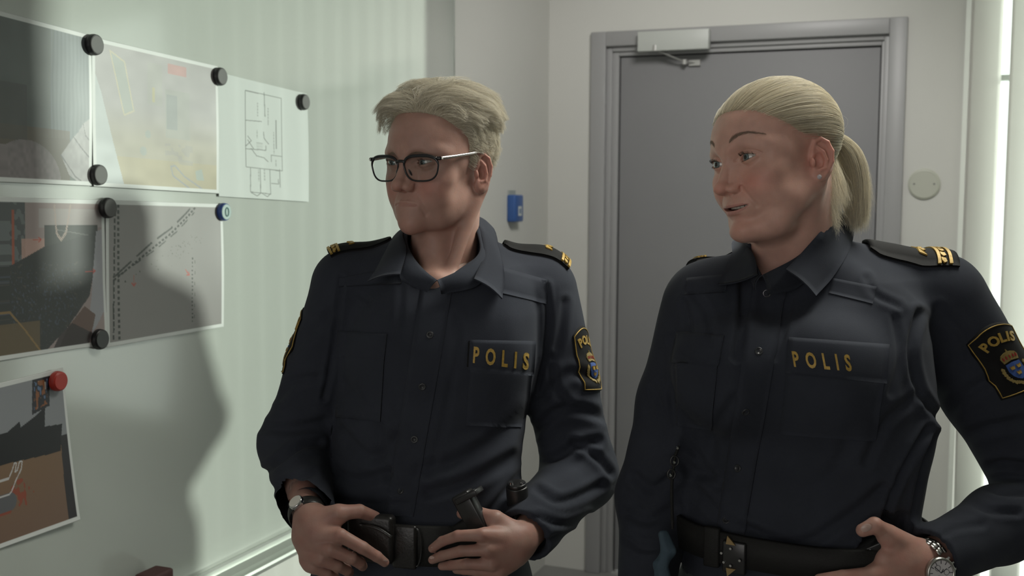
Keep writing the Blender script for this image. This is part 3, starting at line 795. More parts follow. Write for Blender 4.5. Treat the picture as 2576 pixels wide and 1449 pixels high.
# ---- the short tousled hair
TAB_L = ([-14, -7, -3.2, -2.4, -1.4, .1, .5, 1.3, 1.8, 2.8, 4.0, 5.2, 6.5, 8, 10], [-5.0, -5.0, -3.0, 1.2, 1.9, 1.7, -.9, -.9, 3.0, 4.4, 5.4, 6.6, 7.3, 7.6, 7.6])
def hair_left():
    K, H, P = KL, HL, PL
    def thick(p):
        top = np.clip((p[:, 2] - 4.5) / 5, 0, 1)
        return .12 + .55 * top ** 1.2
    hair_cap('hair_cap', K, H, TAB_L, thick, CAP_L, P)
    R = scalp_roots(21000, K, TAB_L, 4, edge=.3)
    n, k = len(R), 14
    rr = np.random.default_rng(21)
    x, y, z = R.T
    sd = (x + 1.4 + .6 * np.sin(y * .8))                       # side of the parting, + = person's right
    A = 1 / (1 + np.exp(-sd * 3.0))
    top = np.clip((z - 5.0) / 3.5, 0, 1); front = np.clip((y + 1) / 8, 0, 1)
    low = 1 - np.clip((z - 1) / 5, 0, 1)
    dA = np.stack([.75 + 0 * x, .62 * front - .35, .0 * x - .1], 1)             # forward and to the person's right
    dB = np.stack([-.55 + .25 * low, -.75 + 0 * x, -.25 - .45 * low], 1)        # back and down
    dC = np.stack([.35 + 0 * x, -.65 + 0 * x, -.5 + 0 * x], 1)
    A3 = A[:, None]
    F = dA * A3 + dB * (1 - A3)
    side = np.clip((np.abs(x) - 5.0) / 1.5, 0, 1)[:, None] * (x > 0)[:, None]
    F = F * (1 - side) + dC * side
    back = np.clip((-y - 4) / 3, 0, 1)[:, None]
    F = F * (1 - back) + V(0, -.25, -1) * back
    F += rr.normal(size=(n, 3)) * .10
    # broad locks share a direction
    lock = np.sin(x * 1.3 + 1.1 * y) * .22 + np.sin(y * 2.1 - z) * .15
    F += np.stack([lock * .4, lock * .3, lock * .6], 1)
    F /= np.linalg.norm(F, axis=1)[:, None]
    L = 2.0 + 5.6 * top - 1.2 * (1 - A) * top; L *= rr.uniform(.72, 1.12, n) * (1 - .3 * np.clip((-y - 3) / 3, 0, 1))
    lift = .35 + 2.5 * top * (.65 + .35 * front)
    f = lambda q: skull(q, K)
    g = grad(f, R); p = R + g * (.1 + .45 * top)[:, None]; S = [p.copy()]
    v = g * .55 + F * .45
    v = np.where(top[:, None] > .05, g * (.35 + .65 * top[:, None]) + F * .5, F)
    wave = ((1 - A) * np.clip((y - 1) / 4, 0, 1) * top)[:, None]
    v = v + wave * V(.8, .5, .9)
    for j in range(1, k):
        t = j / (k - 1)
        v = v + F * .34 + V(0, 0, -.13) * t
        v /= np.linalg.norm(v, axis=1)[:, None]
        p = p + v * (L / (k - 1))[:, None]
        d = f(p); g = grad(f, p)
        mn = .15 + .25 * min(1, t * 3) + (.55 + 1.0 * min(1, 2.5 * t)) * top
        push = np.maximum(mn - d, 0); p = p + g * push[:, None]
        mx = .35 + lift; pull = np.maximum(d - mx, 0) * .6; p = p - g * pull[:, None]
        v = v + g * (np.minimum(push, .3) - np.minimum(pull, .4))[:, None]
        S.append(p.copy())
    S = np.stack(S, 1)
    S = clump(S, None, 70, .78, 5, .42); S = clump(S, None, 12, .45, 7, .12); S = wisps(S, .12, 5)
    fl = S[rr.choice(n, 260)]; t = np.linspace(0, 1, k)[None, :, None]
    fl = fl + t ** 1.3 * (rr.normal(size=(len(fl), 1, 3)) * .55 + V(0, 0, .45))
    hair_object('hair', to_world(np.concatenate([S, fl]), H), np.concatenate([np.full(len(S), .00014), np.full(len(fl), .00008)]), HAIR_L, P)
# ------------------------------------------------------------------ glasses, ear stud, teeth
def superel(cx, cz, a, b, n, m=64):
    t = np.linspace(0, 2 * math.pi, m, endpoint=False); c, s = np.cos(t), np.sin(t)
    return np.stack([cx + a * np.sign(c) * np.abs(c) ** (2 / n), cz + b * np.sign(s) * np.abs(s) ** (2 / n)], 1)
def glasses():
    H = HL
    root = empty('eyeglasses', to_world(V(0, 9.3, 0), H), 'dark rectangular eyeglasses with silvery temples worn by the short-haired person', 'glasses')
    root.location = Vector(to_world(V(0, 9.3, 0), H))
    FR = mat('dark_acetate', (.018, .018, .02), .22, coat_w=0) if False else mat('dark_acetate', (.018, .018, .02), .22)
    SV = mat('silver_temple', (.62, .58, .56), .22, 1.0)
    GL = bpy.data.materials.new('lens_glass'); GL.use_nodes = True; nt = GL.node_tree
    tr = nt.nodes.new('ShaderNodeBsdfTransparent'); tr.inputs[0].default_value = (.93, .95, .95, 1)
    gl = nt.nodes.new('ShaderNodeBsdfGlossy'); gl.inputs['Roughness'].default_value = .03
    fr = nt.nodes.new('ShaderNodeFresnel'); fr.inputs[0].default_value = 1.12
    mx = nt.nodes.new('ShaderNodeMixShader'); nt.links.new(fr.outputs[0], mx.inputs[0]); nt.links.new(tr.outputs[0], mx.inputs[1]); nt.links.new(gl.outputs[0], mx.inputs[2])
    nt.links.new(mx.outputs[0], nt.nodes['Material Output'].inputs[0])
    mb = MB()
    def wrap(P2):   # bend the front round the face, lean it forward at the top
        x, z = P2[:, 0], P2[:, 1]
        return np.stack([x, 9.25 - .018 * x ** 2 + .06 * z, z], 1)
    for s in (1, -1):
        C = superel(s * 3.62, -.88, 2.98, 1.88, 3.0)
        # narrower at the bottom
        C[:, 0] = s * 3.62 + (C[:, 0] - s * 3.62) * (1 - .15 * np.clip(-(C[:, 1] + .95) / 1.9, -.3, 1) - .02)
        r = .135 + .13 * np.clip((C[:, 1] + .4) / 1.4, 0, 1)
        mb.tube(to_world(wrap(C), H), r * .01, seg=10, closed=True)
        lens = wrap(superel(s * 3.62, -.88, 2.62, 1.75, 2.8, 48)); c = lens.mean(0)
        v = [c] + list(lens) + [c - V(0, .12, 0)] + list(lens - V(0, .12, 0)); n = len(lens)
        f = [(0, 1 + i, 1 + (i + 1) % n) for i in range(n)] + [(n + 1, n + 2 + (i + 1) % n, n + 2 + i) for i in range(n)]
        mesh('lens', to_world(np.array(v), H), f, GL, root, True)
        hinge = [(s * 6.45, 8.55, .55), (s * 6.95, 8.2, .55)]
        mb.tube(to_world(catmull(hinge, 6), H), [.0028] * 6, seg=8)
        T = catmull([(s * 6.98, 8.35, .55), (s * 7.25, 5.5, .75), (s * 7.4, 2.0, 1.05), (s * 7.35, -.6, 1.25), (s * 7.2, -2.0, .6), (s * 7.0, -2.9, -1.4)], 40)
        tb, tf = tube(to_world(T, H), list(np.interp(np.arange(40), [0, 14, 40], [.0030, .0024, .0016])), seg=10, flat=(H[1][:, 2], 1.0))
        o = mesh('temple', tb, clean(tf), SV, root, True); tag(o, 'silvery temple')
        pad = ell
        pd = catmull([(s * 1.15, 8.85, -1.0), (s * 1.35, 8.7, -1.5), (s * 1.5, 8.5, -2.0)], 8)
        mb.tube(to_world(pd, H), [.0005, .0010, .0013, .0014, .0014, .0013, .0010, .0005], seg=8)
    br = catmull([(-.85, 9.22, .05), (-.4, 9.4, .22), (.4, 9.4, .22), (.85, 9.22, .05)], 12)
    mb.tube(to_world(br, H), [.0022] * 12, seg=10)
    mb.build('frame', FR, root, smooth=True)
def teeth(K, H, P):
    mb = MB(); mc, ml = K['mouth_corner'], K['mouth_line']; sz = K.get('sz', 1)
    for i in range(10):
        u = (i - 4.5); x = u * .62; y = 8.05 - .20 * x ** 2; zt = (ml + .42 + .02 * abs(u)) * sz
        R = np.eye(3); a = math.atan(.40 * x); R = np.array([[math.cos(a), math.sin(a), 0], [-math.sin(a), math.cos(a), 0], [0, 0, 1]])
        n = len(mb.v); mb.box(V(x, y - .2, zt - .05), V(.30, .22, .42 - .03 * abs(u)), R)
    mb.v = [tuple(q) for q in to_world(np.array(mb.v), H)]
    o = mb.build('teeth', TEETH, P, bevel=.0009)
def ear_stud():
    K, H = KR, HR
    c = V(*K['ear']) + V(.62, -.72, -3.0 * K['ears']); c[0] *= -K['wide']; c[2] *= K['sz']
    w = to_world(c, H)
    r = empty('ear_stud', w, 'small sparkling ear stud in the ear of the ponytailed person', 'earring')
    out = H[1] @ V(-.9, .35, 0)
    mb = MB(); mb.cyl(w - out * .002, w + out * .002, .0030, .0034, 20); mb.build('setting', mat('bright_silver', (.8, .8, .82), .15, 1.0), r)
    g = mat('clear_stone', (.85, .85, .9), .03, 0.0, 1.0); g.node_tree.nodes['Principled BSDF'].inputs['Transmission Weight'].default_value = .4
    bm = bmesh.new(); bmesh.ops.create_icosphere(bm, subdivisions=2, radius=.0036)
    me = bpy.data.meshes.new('stone'); bm.to_mesh(me); bm.free(); me.transform(Matrix.Translation(w + out * .0028)); link('stone', me, g, r)
# ------------------------------------------------------------------ clothing and bodies
CLOTH = mat('navy_shirt_twill', (.034, .038, .049), .9, spec=.12, bump=(900, .35, .0006), vary=(14, .10))
CLOTH.node_tree.nodes['Principled BSDF'].inputs['Sheen Weight'].default_value = .03
TROUSER = mat('navy_trouser_cloth', (.034, .038, .047), .85, spec=.25, bump=(700, .35, .0008))
BLACKCLOTH = mat('black_epaulette_cloth', (.010, .010, .010), .8, spec=.2, bump=(900, .3, .0005))
WEB = mat('black_webbing', (.012, .012, .011), .65, spec=.3, bump=(600, .5, .0008))
LEATHER = mat('black_leather', (.014, .013, .012), .38, bump=(260, .4, .001))
GOLD = mat('gold_thread', (.42, .27, .055), .45, .25, bump=(1200, .5, .0006), vary=(300, .2))
DULLGOLD = mat('dull_gold_thread', (.26, .19, .06), .6, .1, bump=(1200, .5, .0006))
BLUE = mat('blue_thread', (.03, .075, .26), .6); RED = mat('red_thread', (.28, .02, .02), .6)
BTN = mat('dark_button', (.03, .032, .035), .28); GUN = mat('gunmetal', (.05, .05, .05), .3, .7); CHROME = mat('chrome', (.6, .6, .6), .15, 1.0)
PLASTIC = mat('black_plastic', (.018, .018, .018), .32); SHOE = mat('black_shoe_leather', (.012, .012, .012), .3)

def sections(p, rows, Rt, Ft, k=.0, n=2.4):
    """torso: rows of (z, centre_u, centre_v, half width, half depth) in the axes Rt (right) Ft (front), origin O"""
    rows = np.array(sorted(rows)); z = p[:, 2]
    I = lambda c: np.interp(z, rows[:, 0], rows[:, c])
    u = p @ Rt - I(1); v = p @ Ft - I(2); a = I(3); b = I(4)
    ru = np.abs(u) / a; rv = np.abs(v) / b
    r = (ru ** n + rv ** n) ** (1 / n) + 1e-9
    d2 = (r - 1) * np.minimum(a, b) * np.where(r > 1, 1, 1)
    dz = np.maximum(rows[0, 0] - z, z - rows[-1, 0])
    return np.where(dz > 0, np.hypot(np.maximum(d2, 0), dz), np.maximum(d2, dz))

def wedge(p, poly, dmax):
    """inside of a neckline outline (convex, pixels, clockwise in the picture), as a distance in metres"""
    d = p - CAM; z = d @ CF; x = 1288 + FPX * (d @ CR) / z; y = 724.5 - FPX * (d @ CU) / z
    m = z - dmax; n = len(poly); cx = sum(q[0] for q in poly) / n; cy = sum(q[1] for q in poly) / n
    for i in range(n):
        (x0, y0), (x1, y1) = poly[i], poly[(i + 1) % n]; L = math.hypot(x1 - x0, y1 - y0)
        s = ((x - x0) * (y1 - y0) - (y - y0) * (x1 - x0)) / L
        if (cx - x0) * (y1 - y0) - (cy - y0) * (x1 - x0) > 0: s = -s
        m = np.maximum(m, s * z / FPX)
    return m

class Surf:
    """a cloth surface to lay things on"""
    def __init__(s, vs, q): s.t = BVHTree.FromPolygons([tuple(v) for v in vs], [tuple(f) for f in q])
    def cam(s, px, py, lift=0.0, fallback=None):
        d = Vector(ray(px, py)).normalized(); h = s.t.ray_cast(Vector(CAM), d)
        if h[0] is None:
            return fallback
        n = h[1] if h[1].dot(d) < 0 else -h[1]
        return np.array(h[0]) + np.array(n) * lift, np.array(n)
    def proj(s, p, d, lift=0.0):
        d = Vector(d).normalized(); h = s.t.ray_cast(Vector(p), d)
        if h[0] is None:
            h = s.t.find_nearest(Vector(p))
        n = h[1] if h[1].dot(d) < 0 else -h[1]
        return np.array(h[0]) + np.array(n) * lift, np.array(n)
    def near(s, p, lift=0.0):
        h = s.t.find_nearest(Vector(p)); n = np.array(h[1]); return np.array(h[0]) + n * lift, n
def quadmap(S, c):   # c: tl, tr, br, bl in pixels
    c = [np.array(q, float) for q in c]; last = [None]
    def f(u, v, lift):
        q = (c[0] * (1 - u) + c[1] * u) * (1 - v) + (c[3] * (1 - u) + c[2] * u) * v
        r = S.cam(q[0], q[1], lift, last[0]); 
        if r is None: r = (at(q[0], q[1], 1.6), -CF)
        last[0] = r
        return r[0]
    return f
def planemap(S, c, X, Y, n):  # c centre, X/Y full extents, u,v in 0..1 (v down)
    c, X, Y, n = (np.asarray(a, float) for a in (c, X, Y, n)); n = n / np.linalg.norm(n)
    def f(u, v, lift):
        return S.proj(c + X * (u - .5) - Y * (v - .5) + n * .06, -n, lift)[0]
    return f
def slab(name, f, m, P, nu=16, nv=10, lift=.0025, sink=.003, outline=None, smooth=True):
    """outline(u)->(v0,v1) lets a patch have its own top and bottom edge"""
    g = np.zeros((nu + 1, nv + 1, 2, 3))
    for i in range(nu + 1):
        u = i / nu; v0, v1 = outline(u) if outline else (0, 1)
        for j in range(nv + 1):
            v = v0 + (v1 - v0) * j / nv
            edge = i in (0, nu) or j in (0, nv)
            g[i, j, 0] = f(u, v, lift * (.75 if edge else 1)); g[i, j, 1] = f(u, v, -sink)
    vs = g.reshape(-1, 3); ix = lambda i, j, k: (i * (nv + 1) + j) * 2 + k
    fs = []
    for i in range(nu):
        for j in range(nv):
            fs.append((ix(i, j, 0), ix(i + 1, j, 0), ix(i + 1, j + 1, 0), ix(i, j + 1, 0)))
            fs.append((ix(i, j, 1), ix(i, j + 1, 1), ix(i + 1, j + 1, 1), ix(i + 1, j, 1)))
    for i in range(nu):
        for j in (0, nv): fs.append((ix(i, j, 0), ix(i, j, 1), ix(i + 1, j, 1), ix(i + 1, j, 0)))
    for j in range(nv):
        for i in (0, nu): fs.append((ix(i, j, 0), ix(i, j + 1, 0), ix(i, j + 1, 1), ix(i, j, 1)))
    return mesh(name, vs, fs, m, P, smooth)
def uvtube(name, f, pts, rad, m, P, closed=False, lift=.002, n=None):
    pts = [f(u, v, lift) for u, v in pts]
    return tube_obj(name, pts, rad, m, P, seg=6, closed=closed)
def text_uv(txt, u0, u1, vb, vt, bold=.02, spacing=1.0, per=None):
    """returns list of (verts uv, faces) for each letter fitted between u0..u1; per(i)->transform for arcs"""
    out = []; adv = []; 
    for ch in txt:
        cu = bpy.data.curves.new('t', 'FONT'); cu.body = ch; cu.offset = bold; cu.size = 1.0; cu.resolution_u = 3
        ob = bpy.data.objects.new('t', cu); COL.objects.link(ob)
        dg = bpy.context.evaluated_depsgraph_get(); me = bpy.data.meshes.new_from_object(ob.evaluated_get(dg))
        v = np.array([q.co[:2] for q in me.vertices]); f = [tuple(q.vertices) for q in me.polygons]
        bpy.data.objects.remove(ob); bpy.data.curves.remove(cu); bpy.data.meshes.remove(me)
        out.append((v, f)); adv.append((v[:, 0].min(), v[:, 0].max()))
    h = .70
    ws = [b - a for a, b in adv]; gap = spacing * .22; tot = sum(ws) + gap * (len(txt) - 1)
    x = 0; res = []
    for (v, f), (a, b) in zip(out, adv):
        if per is None:
            u = u0 + (x + v[:, 0] - a) / tot * (u1 - u0); w = vb + (vt - vb) * v[:, 1] / h
            res.append((np.stack([u, w], 1), f))
        else:
            res.append((per((x + (b - a) / 2) / tot, v - V((a + b) / 2, 0)), f))
        x += b - a + gap
    return res
def lay(name, f, pieces, m, P, lift=.003):
    mb = MB()
    for v, fs in pieces:
        n = len(v); top = [f(a, b, lift) for a, b in v]; bot = [f(a, b, 0) for a, b in v]
        # outline sides: edges used once
        cnt = {}
        for q in fs:
            for i in range(len(q)):
                e = (q[i], q[(i + 1) % len(q)]); cnt[e] = 1
        sides = [(a, b, b + n, a + n) for a, b in cnt if (b, a) not in cnt]
        mb.add(top + bot, list(fs) + sides)
    return mb.build(name, m, P)

def cam_px(vs):
    d = vs - CAM; z = d @ CF
    return 1288 + FPX * (d @ CR) / z, 724.5 - FPX * (d @ CU) / z
def vnormals(vs, q):
    n = np.zeros_like(vs); a, b, c, d = (vs[q[:, i]] for i in range(4))
    fn = np.cross(c - a, d - b)
    for i in range(4): np.add.at(n, q[:, i], fn)
    n /= np.linalg.norm(n, axis=1)[:, None] + 1e-12
    return n
def crease(vs, q, lines):
    """press folds (depth>0) or raise ridges (depth<0); lines: (pixel points, width px, depth mm)"""
    px, py = cam_px(vs); n = vnormals(vs, q)
    face = np.clip(-(n @ CF) * 2, 0, 1)
    p2 = np.stack([px, py, 0 * px], 1); d = np.zeros(len(vs))
    for pts, w, dep in lines:
        pts = np.array(pts, float); 
        lo = pts.min(0) - 4 * w; hi = pts.max(0) + 4 * w
        m = (px > lo[0]) & (px < hi[0]) & (py > lo[1]) & (py < hi[1]) & (face > 0)
        if not m.any(): continue
        C = catmull(pts, 14) if len(pts) > 2 else pts
        dd = polydist(p2[m], np.hstack([C, np.zeros((len(C), 1))]))
        # fade at the ends, ridge beside the valley
        d[m] += (-np.exp(-(dd / w) ** 2) + .55 * np.exp(-((dd - 1.9 * w) / w) ** 2)) * dep * .001
    return vs + n * (d * face)[:, None]
from mathutils import noise as mnoise
def cloth_noise(vs, q, amp, scale, stretch=(1, 1, .55)):
    n = vnormals(vs, q); st = V(*stretch) * scale
    w = np.array([mnoise.noise(Vector(v * st)) + .5 * mnoise.noise(Vector(v * st * 2.3 + 7)) for v in vs])
    return vs + n * (w * amp)[:, None]
PUSH = []
def patchwork(name, I, O, m, P, thick=.0022, n=26, k=7, bulge=.004):
    """a cloth leaf between two edge lines (world points), thickened"""
    A = catmull(I, n); B = catmull(O, n); vs = []
    g = np.zeros((n, k, 3))
    for j in range(k):
        t = j / (k - 1); g[:, j] = A * (1 - t) + B * t
    gx = np.gradient(g, axis=0); gy = np.gradient(g, axis=1); nn = np.cross(gx, gy); nn /= np.linalg.norm(nn, axis=2)[..., None] + 1e-9
    flip = np.sign(-(nn @ CF).mean()) or 1; nn = nn * flip
    for j in range(k): g[:, j] += nn[:, j] * bulge * math.sin(math.pi * j / (k - 1))
    if PUSH:     # lay the leaf over the skin and the shirt rather than through them
        dl = np.zeros((n, k))
        for i in range(n):
            for j in range(k):
                p = g[i, j]; d = p - CAM; L = np.linalg.norm(d); d = d / L
                for S_, lim, cl in PUSH:
                    h = S_.t.ray_cast(Vector(CAM), Vector(d))
                    if h[0] is not None and h[3] < L + cl and L - h[3] < lim: dl[i, j] = max(dl[i, j], L + cl - h[3])
        for _ in range(16):
            e = np.pad(dl, 1, mode='edge'); dl = np.maximum(dl, (e[:-2, 1:-1] + e[2:, 1:-1] + e[1:-1, :-2] + e[1:-1, 2:]) / 4)
        dd = g - CAM; dd /= np.linalg.norm(dd, axis=2)[..., None]; g = g - dd * dl[..., None]
    top = g + nn * thick / 2; bot = g - nn * thick / 2
    V2 = np.concatenate([top.reshape(-1, 3), bot.reshape(-1, 3)]); N = n * k; ix = lambda i, j: i * k + j
    fs = []
    for i in range(n - 1):
        for j in range(k - 1):
            fs.append((ix(i, j), ix(i, j + 1), ix(i + 1, j + 1), ix(i + 1, j))); fs.append((N + ix(i, j), N + ix(i + 1, j), N + ix(i + 1, j + 1), N + ix(i, j + 1)))
        for j in (0, k - 1): fs.append((ix(i, j), ix(i + 1, j), N + ix(i + 1, j), N + ix(i, j)))
    for j in range(k - 1):
        for i in (0, n - 1): fs.append((ix(i, j), N + ix(i, j), N + ix(i, j + 1), ix(i, j + 1)))
    return mesh(name, V2, fs, m, P, True)

def rows_px(rows, D, Rt, Ft):
    out = []
    for (y, cx, hw, hd, *r) in rows:
        c = at(cx, y, D + (r[0] if r else 0)); hwm = hw * D / FPX
        out.append((c[2], c @ Rt, c @ Ft, hwm, hd * .01))
    return out
def horiz(v): v = v.copy(); v[2] = 0; return v / np.linalg.norm(v)
def turned(deg):   # torso front direction turned deg to the picture's left
    f = horiz(-CF); a = math.radians(-deg)
    F = V(f[0] * math.cos(a) - f[1] * math.sin(a), f[0] * math.sin(a) + f[1] * math.cos(a), 0)
    return np.cross(V(0, 0, 1), F) * 1.0, F     # (picture-right axis, front axis)

def hand_sdf(fingers, palm, k=.007):
    """fingers: list of (points, radii); palm: list of (a, b, ra, rb)"""
    def f(p):
        d = None; g = None
        for a, b, ra, rb in palm:
            e = cone(p, a, b, ra, rb); d = e if d is None else smin(d, e, .012)
        for pts, rs in fingers:
            e = chain(p, pts, [r * .92 for r in rs], .002); g = e if g is None else smin(g, e, .0012)
        return smin(d, g, k)
    return f
def legs(O, Rt, Ft, hipz, m, P, width, stance=.10, hipw=None):
    """trousers and shoes down to the floor; O = pelvis centre (x, y)"""
    O = V(O[0], O[1], 0)
    def f(p):
        d = ell(p, O + V(0, 0, hipz - .06), (.001, .001, .001)) if False else None
        hw = width
        R3 = np.stack([Rt, Ft, V(0, 0, 1)], 1)
        d = ell(p, O + V(0, 0, hipz - .05), (hw, .125, .16), R3)
        for s in (-1, 1):
            h = O + Rt * s * hw * .5 + V(0, 0, hipz - .08); kn = O + Rt * s * (stance) + Ft * .02 + V(0, 0, .50); an = O + Rt * s * (stance + .02) - Ft * .01 + V(0, 0, .09)
            e = smin(cone(p, h, kn, .098, .070), cone(p, kn, an, .070, .068), .02)
            d = smin(d, e, .03)
        return np.maximum(d, .035 - p[:, 2])
    vs, q = sdf_polygonize(f, O + V(-.32, -.32, .0), O + V(.32, .32, hipz + .14), .008)
    vs = cloth_noise(vs, q, .004, 14)
    link('trousers', fast_mesh('trousers', vs, q), m, P)
    for s in (-1, 1):
        c = O + Rt * s * (stance + .02) - Ft * .01
        def g(p):
            e = cone(p, c - Ft * .03 + V(0, 0, .045), c + Ft * .16 + V(0, 0, .038), .042, .036)
            e = smin(e, cone(p, c + V(0, 0, .04), c + V(0, 0, .12), .045, .045), .02)
            return np.maximum(e, -p[:, 2] + .002)
        vs, q = sdf_polygonize(g, c + V(-.26, -.26, -.01), c + V(.26, .26, .2), .006)
        link('shoe', fast_mesh('shoe', vs, q), SHOE, P)
# ------------------------------------------------------------------ the short-haired person
def emblem(f, P, s=1.0, arc=True, sub='patch'):
    """gold lettering, crown, blue shield and wreath on an arm patch; u,v in 0..1"""
    def per(t, v):   # letters follow the arched top
        a = (t - .5) * 1.12; cx, cy = .5, .60; r = .62
        c, s_ = math.cos(a), math.sin(a); sc = .255
        q = v * sc; q[:, 1] = q[:, 1] - .08
        x = q[:, 0] * c + (q[:, 1]) * s_; y = -q[:, 0] * s_ + q[:, 1] * c
        return np.stack([cx + r * s_ + x, cy - (r * c) * .86 - y * .86], 1)
    lay('lettering', f, text_uv('POLIS', 0, 1, 0, 1, .035, 1.0, per), GOLD, P, .0034)
    # outline
    top = lambda u: -.20 * (1 - (2 * u - 1) ** 2)
    L = [(u, top(u) * .93 + .035) for u in np.linspace(.035, .965, 14)]; L += [(.965, v) for v in np.linspace(.15, .965, 8)]
    L += [(u, .965) for u in np.linspace(.85, .035, 9)]; L += [(.035, v) for v in np.linspace(.85, .15, 8)]
    uvtube('border', f, L, .0009, GOLD, P, True, .0026)
    def poly(pts): return (np.array(pts, float), [tuple(range(len(pts)))])
    def fan(pts, c):
        n = len(pts); return (np.array(list(pts) + [c], float), [(i, (i + 1) % n, n) for i in range(n)])
    sh = [(.36, .50), (.50, .485), (.64, .50), (.65, .62), (.62, .70), (.57, .75), (.50, .785), (.43, .75), (.38, .70), (.35, .62)]
    lay('shield', f, [fan(sh, (.5, .62))], BLUE, P, .0036)
    def crown(cx, cy, w, h):
        b = [(-1, -1), (-.55, .0), (-.3, -.9), (0, .05), (.3, -.9), (.55, .0), (1, -1), (.72, 1), (-.72, 1)]
        return fan([(cx + a * w, cy + c * h) for a, c in b], (cx, cy + .6 * h))
    lay('crowns', f, [crown(.435, .575, .042, .03), crown(.565, .575, .042, .03), crown(.50, .675, .042, .03)], GOLD, P, .0048)
    big = [(.35, .475), (.325, .39), (.36, .335), (.43, .305), (.485, .295), (.50, .25), (.515, .295), (.57, .305), (.64, .335), (.675, .39), (.65, .475), (.5, .45)]
    lay('royal_crown', f, [fan(big, (.5, .39))], DULLGOLD, P, .0038)
    jew = []
    for i, x in enumerate((.37, .43, .50, .57, .63)):
        y = .405 - .02 * math.cos((x - .5) * 9); jew.append(fan([(x, y - .032), (x + .015, y), (x + .005, y + .032), (x - .005, y + .032), (x - .015, y)], (x, y)))
    lay('crown_lining', f, jew, RED, P, .0046)
    lv = []
    for s_ in (-1, 1):
        for i in range(9):
            a = .12 + i * .20; cx = .5 + s_ * .235 * math.cos(a - .35) ; cy = .60 + .235 * math.sin(a - .30)
            rr_ = .036; an = a + i
            lv.append(fan([(cx + rr_ * math.cos(an + t), cy + .7 * rr_ * math.sin(an + t) * (1.5 if j % 2 else .8)) for j, t in enumerate(np.linspace(0, 2 * math.pi, 8)[:-1])], (cx, cy)))
    lay('wreath', f, lv, DULLGOLD, P, .0036)
def arm_patch(S, c, X, Y, n, P):
    f = planemap(S, c, X, Y, n)
    top = lambda u: (-.20 * (1 - (2 * u - 1) ** 2), 1)
    o = slab('shoulder_patch', f, BLACKCLOTH, P, 18, 20, .0022, .002, top)
    tag(o, 'black sleeve patch with gold lettering, crown and blue shield')
    emblem(f, o)
    return o
def name_tape(S, quad, P, spacing=1.25, slant=0.0):
    f = quadmap(S, quad)
    o = slab('name_tape', f, BLACKCLOTH, P, 24, 8, .0024, .003)
    tag(o, 'black cloth tape lettered POLIS in gold')
    pc = text_uv('POLIS', .09, .91, .80, .20, .03, 2.4)
    if slant: pc = [(np.stack([v[:, 0] + slant * (.5 - v[:, 1]), v[:, 1]], 1), g) for v, g in pc]
    lay('lettering', f, pc, GOLD, o, .0042)
    return o
def buttons(S, pts, P, r=.0058, m=None):
    for px, py in pts:
        c, n = S.cam(px, py, 0)
        mb = MB(); t = np.cross(n, V(0, 0, 1)); t /= np.linalg.norm(t); b = np.cross(n, t)
        prof = [(0, .0026), (.55, .0026), (.62, .0034), (.9, .0034), (1, .0022), (1, 0)]
        vs = []; N = 28
        for a, h in prof[1:]:
            for j in range(N): th = 2 * math.pi * j / N; vs.append(c + (t * math.cos(th) + b * math.sin(th)) * r * a + n * h)
        fs = [tuple(range(N))] + [(k * N + j, (k + 1) * N + j, (k + 1) * N + (j + 1) % N, k * N + (j + 1) % N) for k in range(len(prof) - 2) for j in range(N)]
        mb.add(vs, fs)
        for a in (.8, 2.4, 3.9, 5.5):
            q = c + (t * math.cos(a) + b * math.sin(a)) * r * .25 + n * .0026; mb.cyl(q - n * .0004, q + n * .0003, .0006, seg=8)
        mb.build('button', m or BTN, P, True)
def epaulette(S, a, b, wdir, w0, w1, P, stripes, label=None):
    """tongue of cloth along the shoulder from a (near the neck) to b (shoulder tip)"""
    a, b, wdir = (np.asarray(q, float) for q in (a, b, wdir)); L = b - a
    wdir = wdir - L * (wdir @ L) / (L @ L); wdir /= np.linalg.norm(wdir)
    up = np.cross(L, wdir); up /= np.linalg.norm(up); up *= np.sign(up[2])
    def f(u, v, lift):
        w = w0 + (w1 - w0) * u; w = w * (1 - .35 * max(0, (.10 - u) / .10)) 
        p = a + L * u + wdir * (v - .5) * w
        h, n = S.proj(p + up * .07, -up, lift + .002 + .003 * math.sin(math.pi * v))
        return h
    o = slab('epaulette', f, BLACKCLOTH, P, 22, 8, .0035, .002)
    if label: tag(o, label)
    for kind, u in stripes:
        if kind == 'bar': lay('gold_bar', f, [grid_uv(u, u + .035, 0.02, .98, 2, 10)], GOLD, o, .0055)
        if kind == 'leaf':
            pc = []
            for i in range(6):
                v0 = .06 + i * .155
                pc.append((np.array([(u, v0), (u + .05, v0 + .03), (u + .06, v0 + .11), (u + .03, v0 + .13), (u + .005, v0 + .08)]), [(0, 1, 2, 3, 4)]))
            lay('oak_leaves', f, pc, GOLD, o, .0055)
        if kind == 'crown':
            pc = []
            n_ = 9
            b_ = [(-1, -.8), (-.5, -.2), (-.35, -1), (0, -.3), (.35, -1), (.5, -.2), (1, -.8), (.8, 1), (-.8, 1)]
            pts = [(u + .03 - q[1] * .05, .5 + q[0] * .30) for q in b_]
            pc.append((np.array(pts + [(u + .0, .5)]), [(i, (i + 1) % n_, n_) for i in range(n_)]))
            lay('crown', f, pc, GOLD, o, .0055)
    return f
def grid_uv(u0, u1, v0, v1, nu, nv):
    v = [(u0 + (u1 - u0) * i / nu, v0 + (v1 - v0) * j / nv) for i in range(nu + 1) for j in range(nv + 1)]
    f = [(i * (nv + 1) + j, (i + 1) * (nv + 1) + j, (i + 1) * (nv + 1) + j + 1, i * (nv + 1) + j + 1) for i in range(nu) for j in range(nv)]
    return (np.array(v), f)

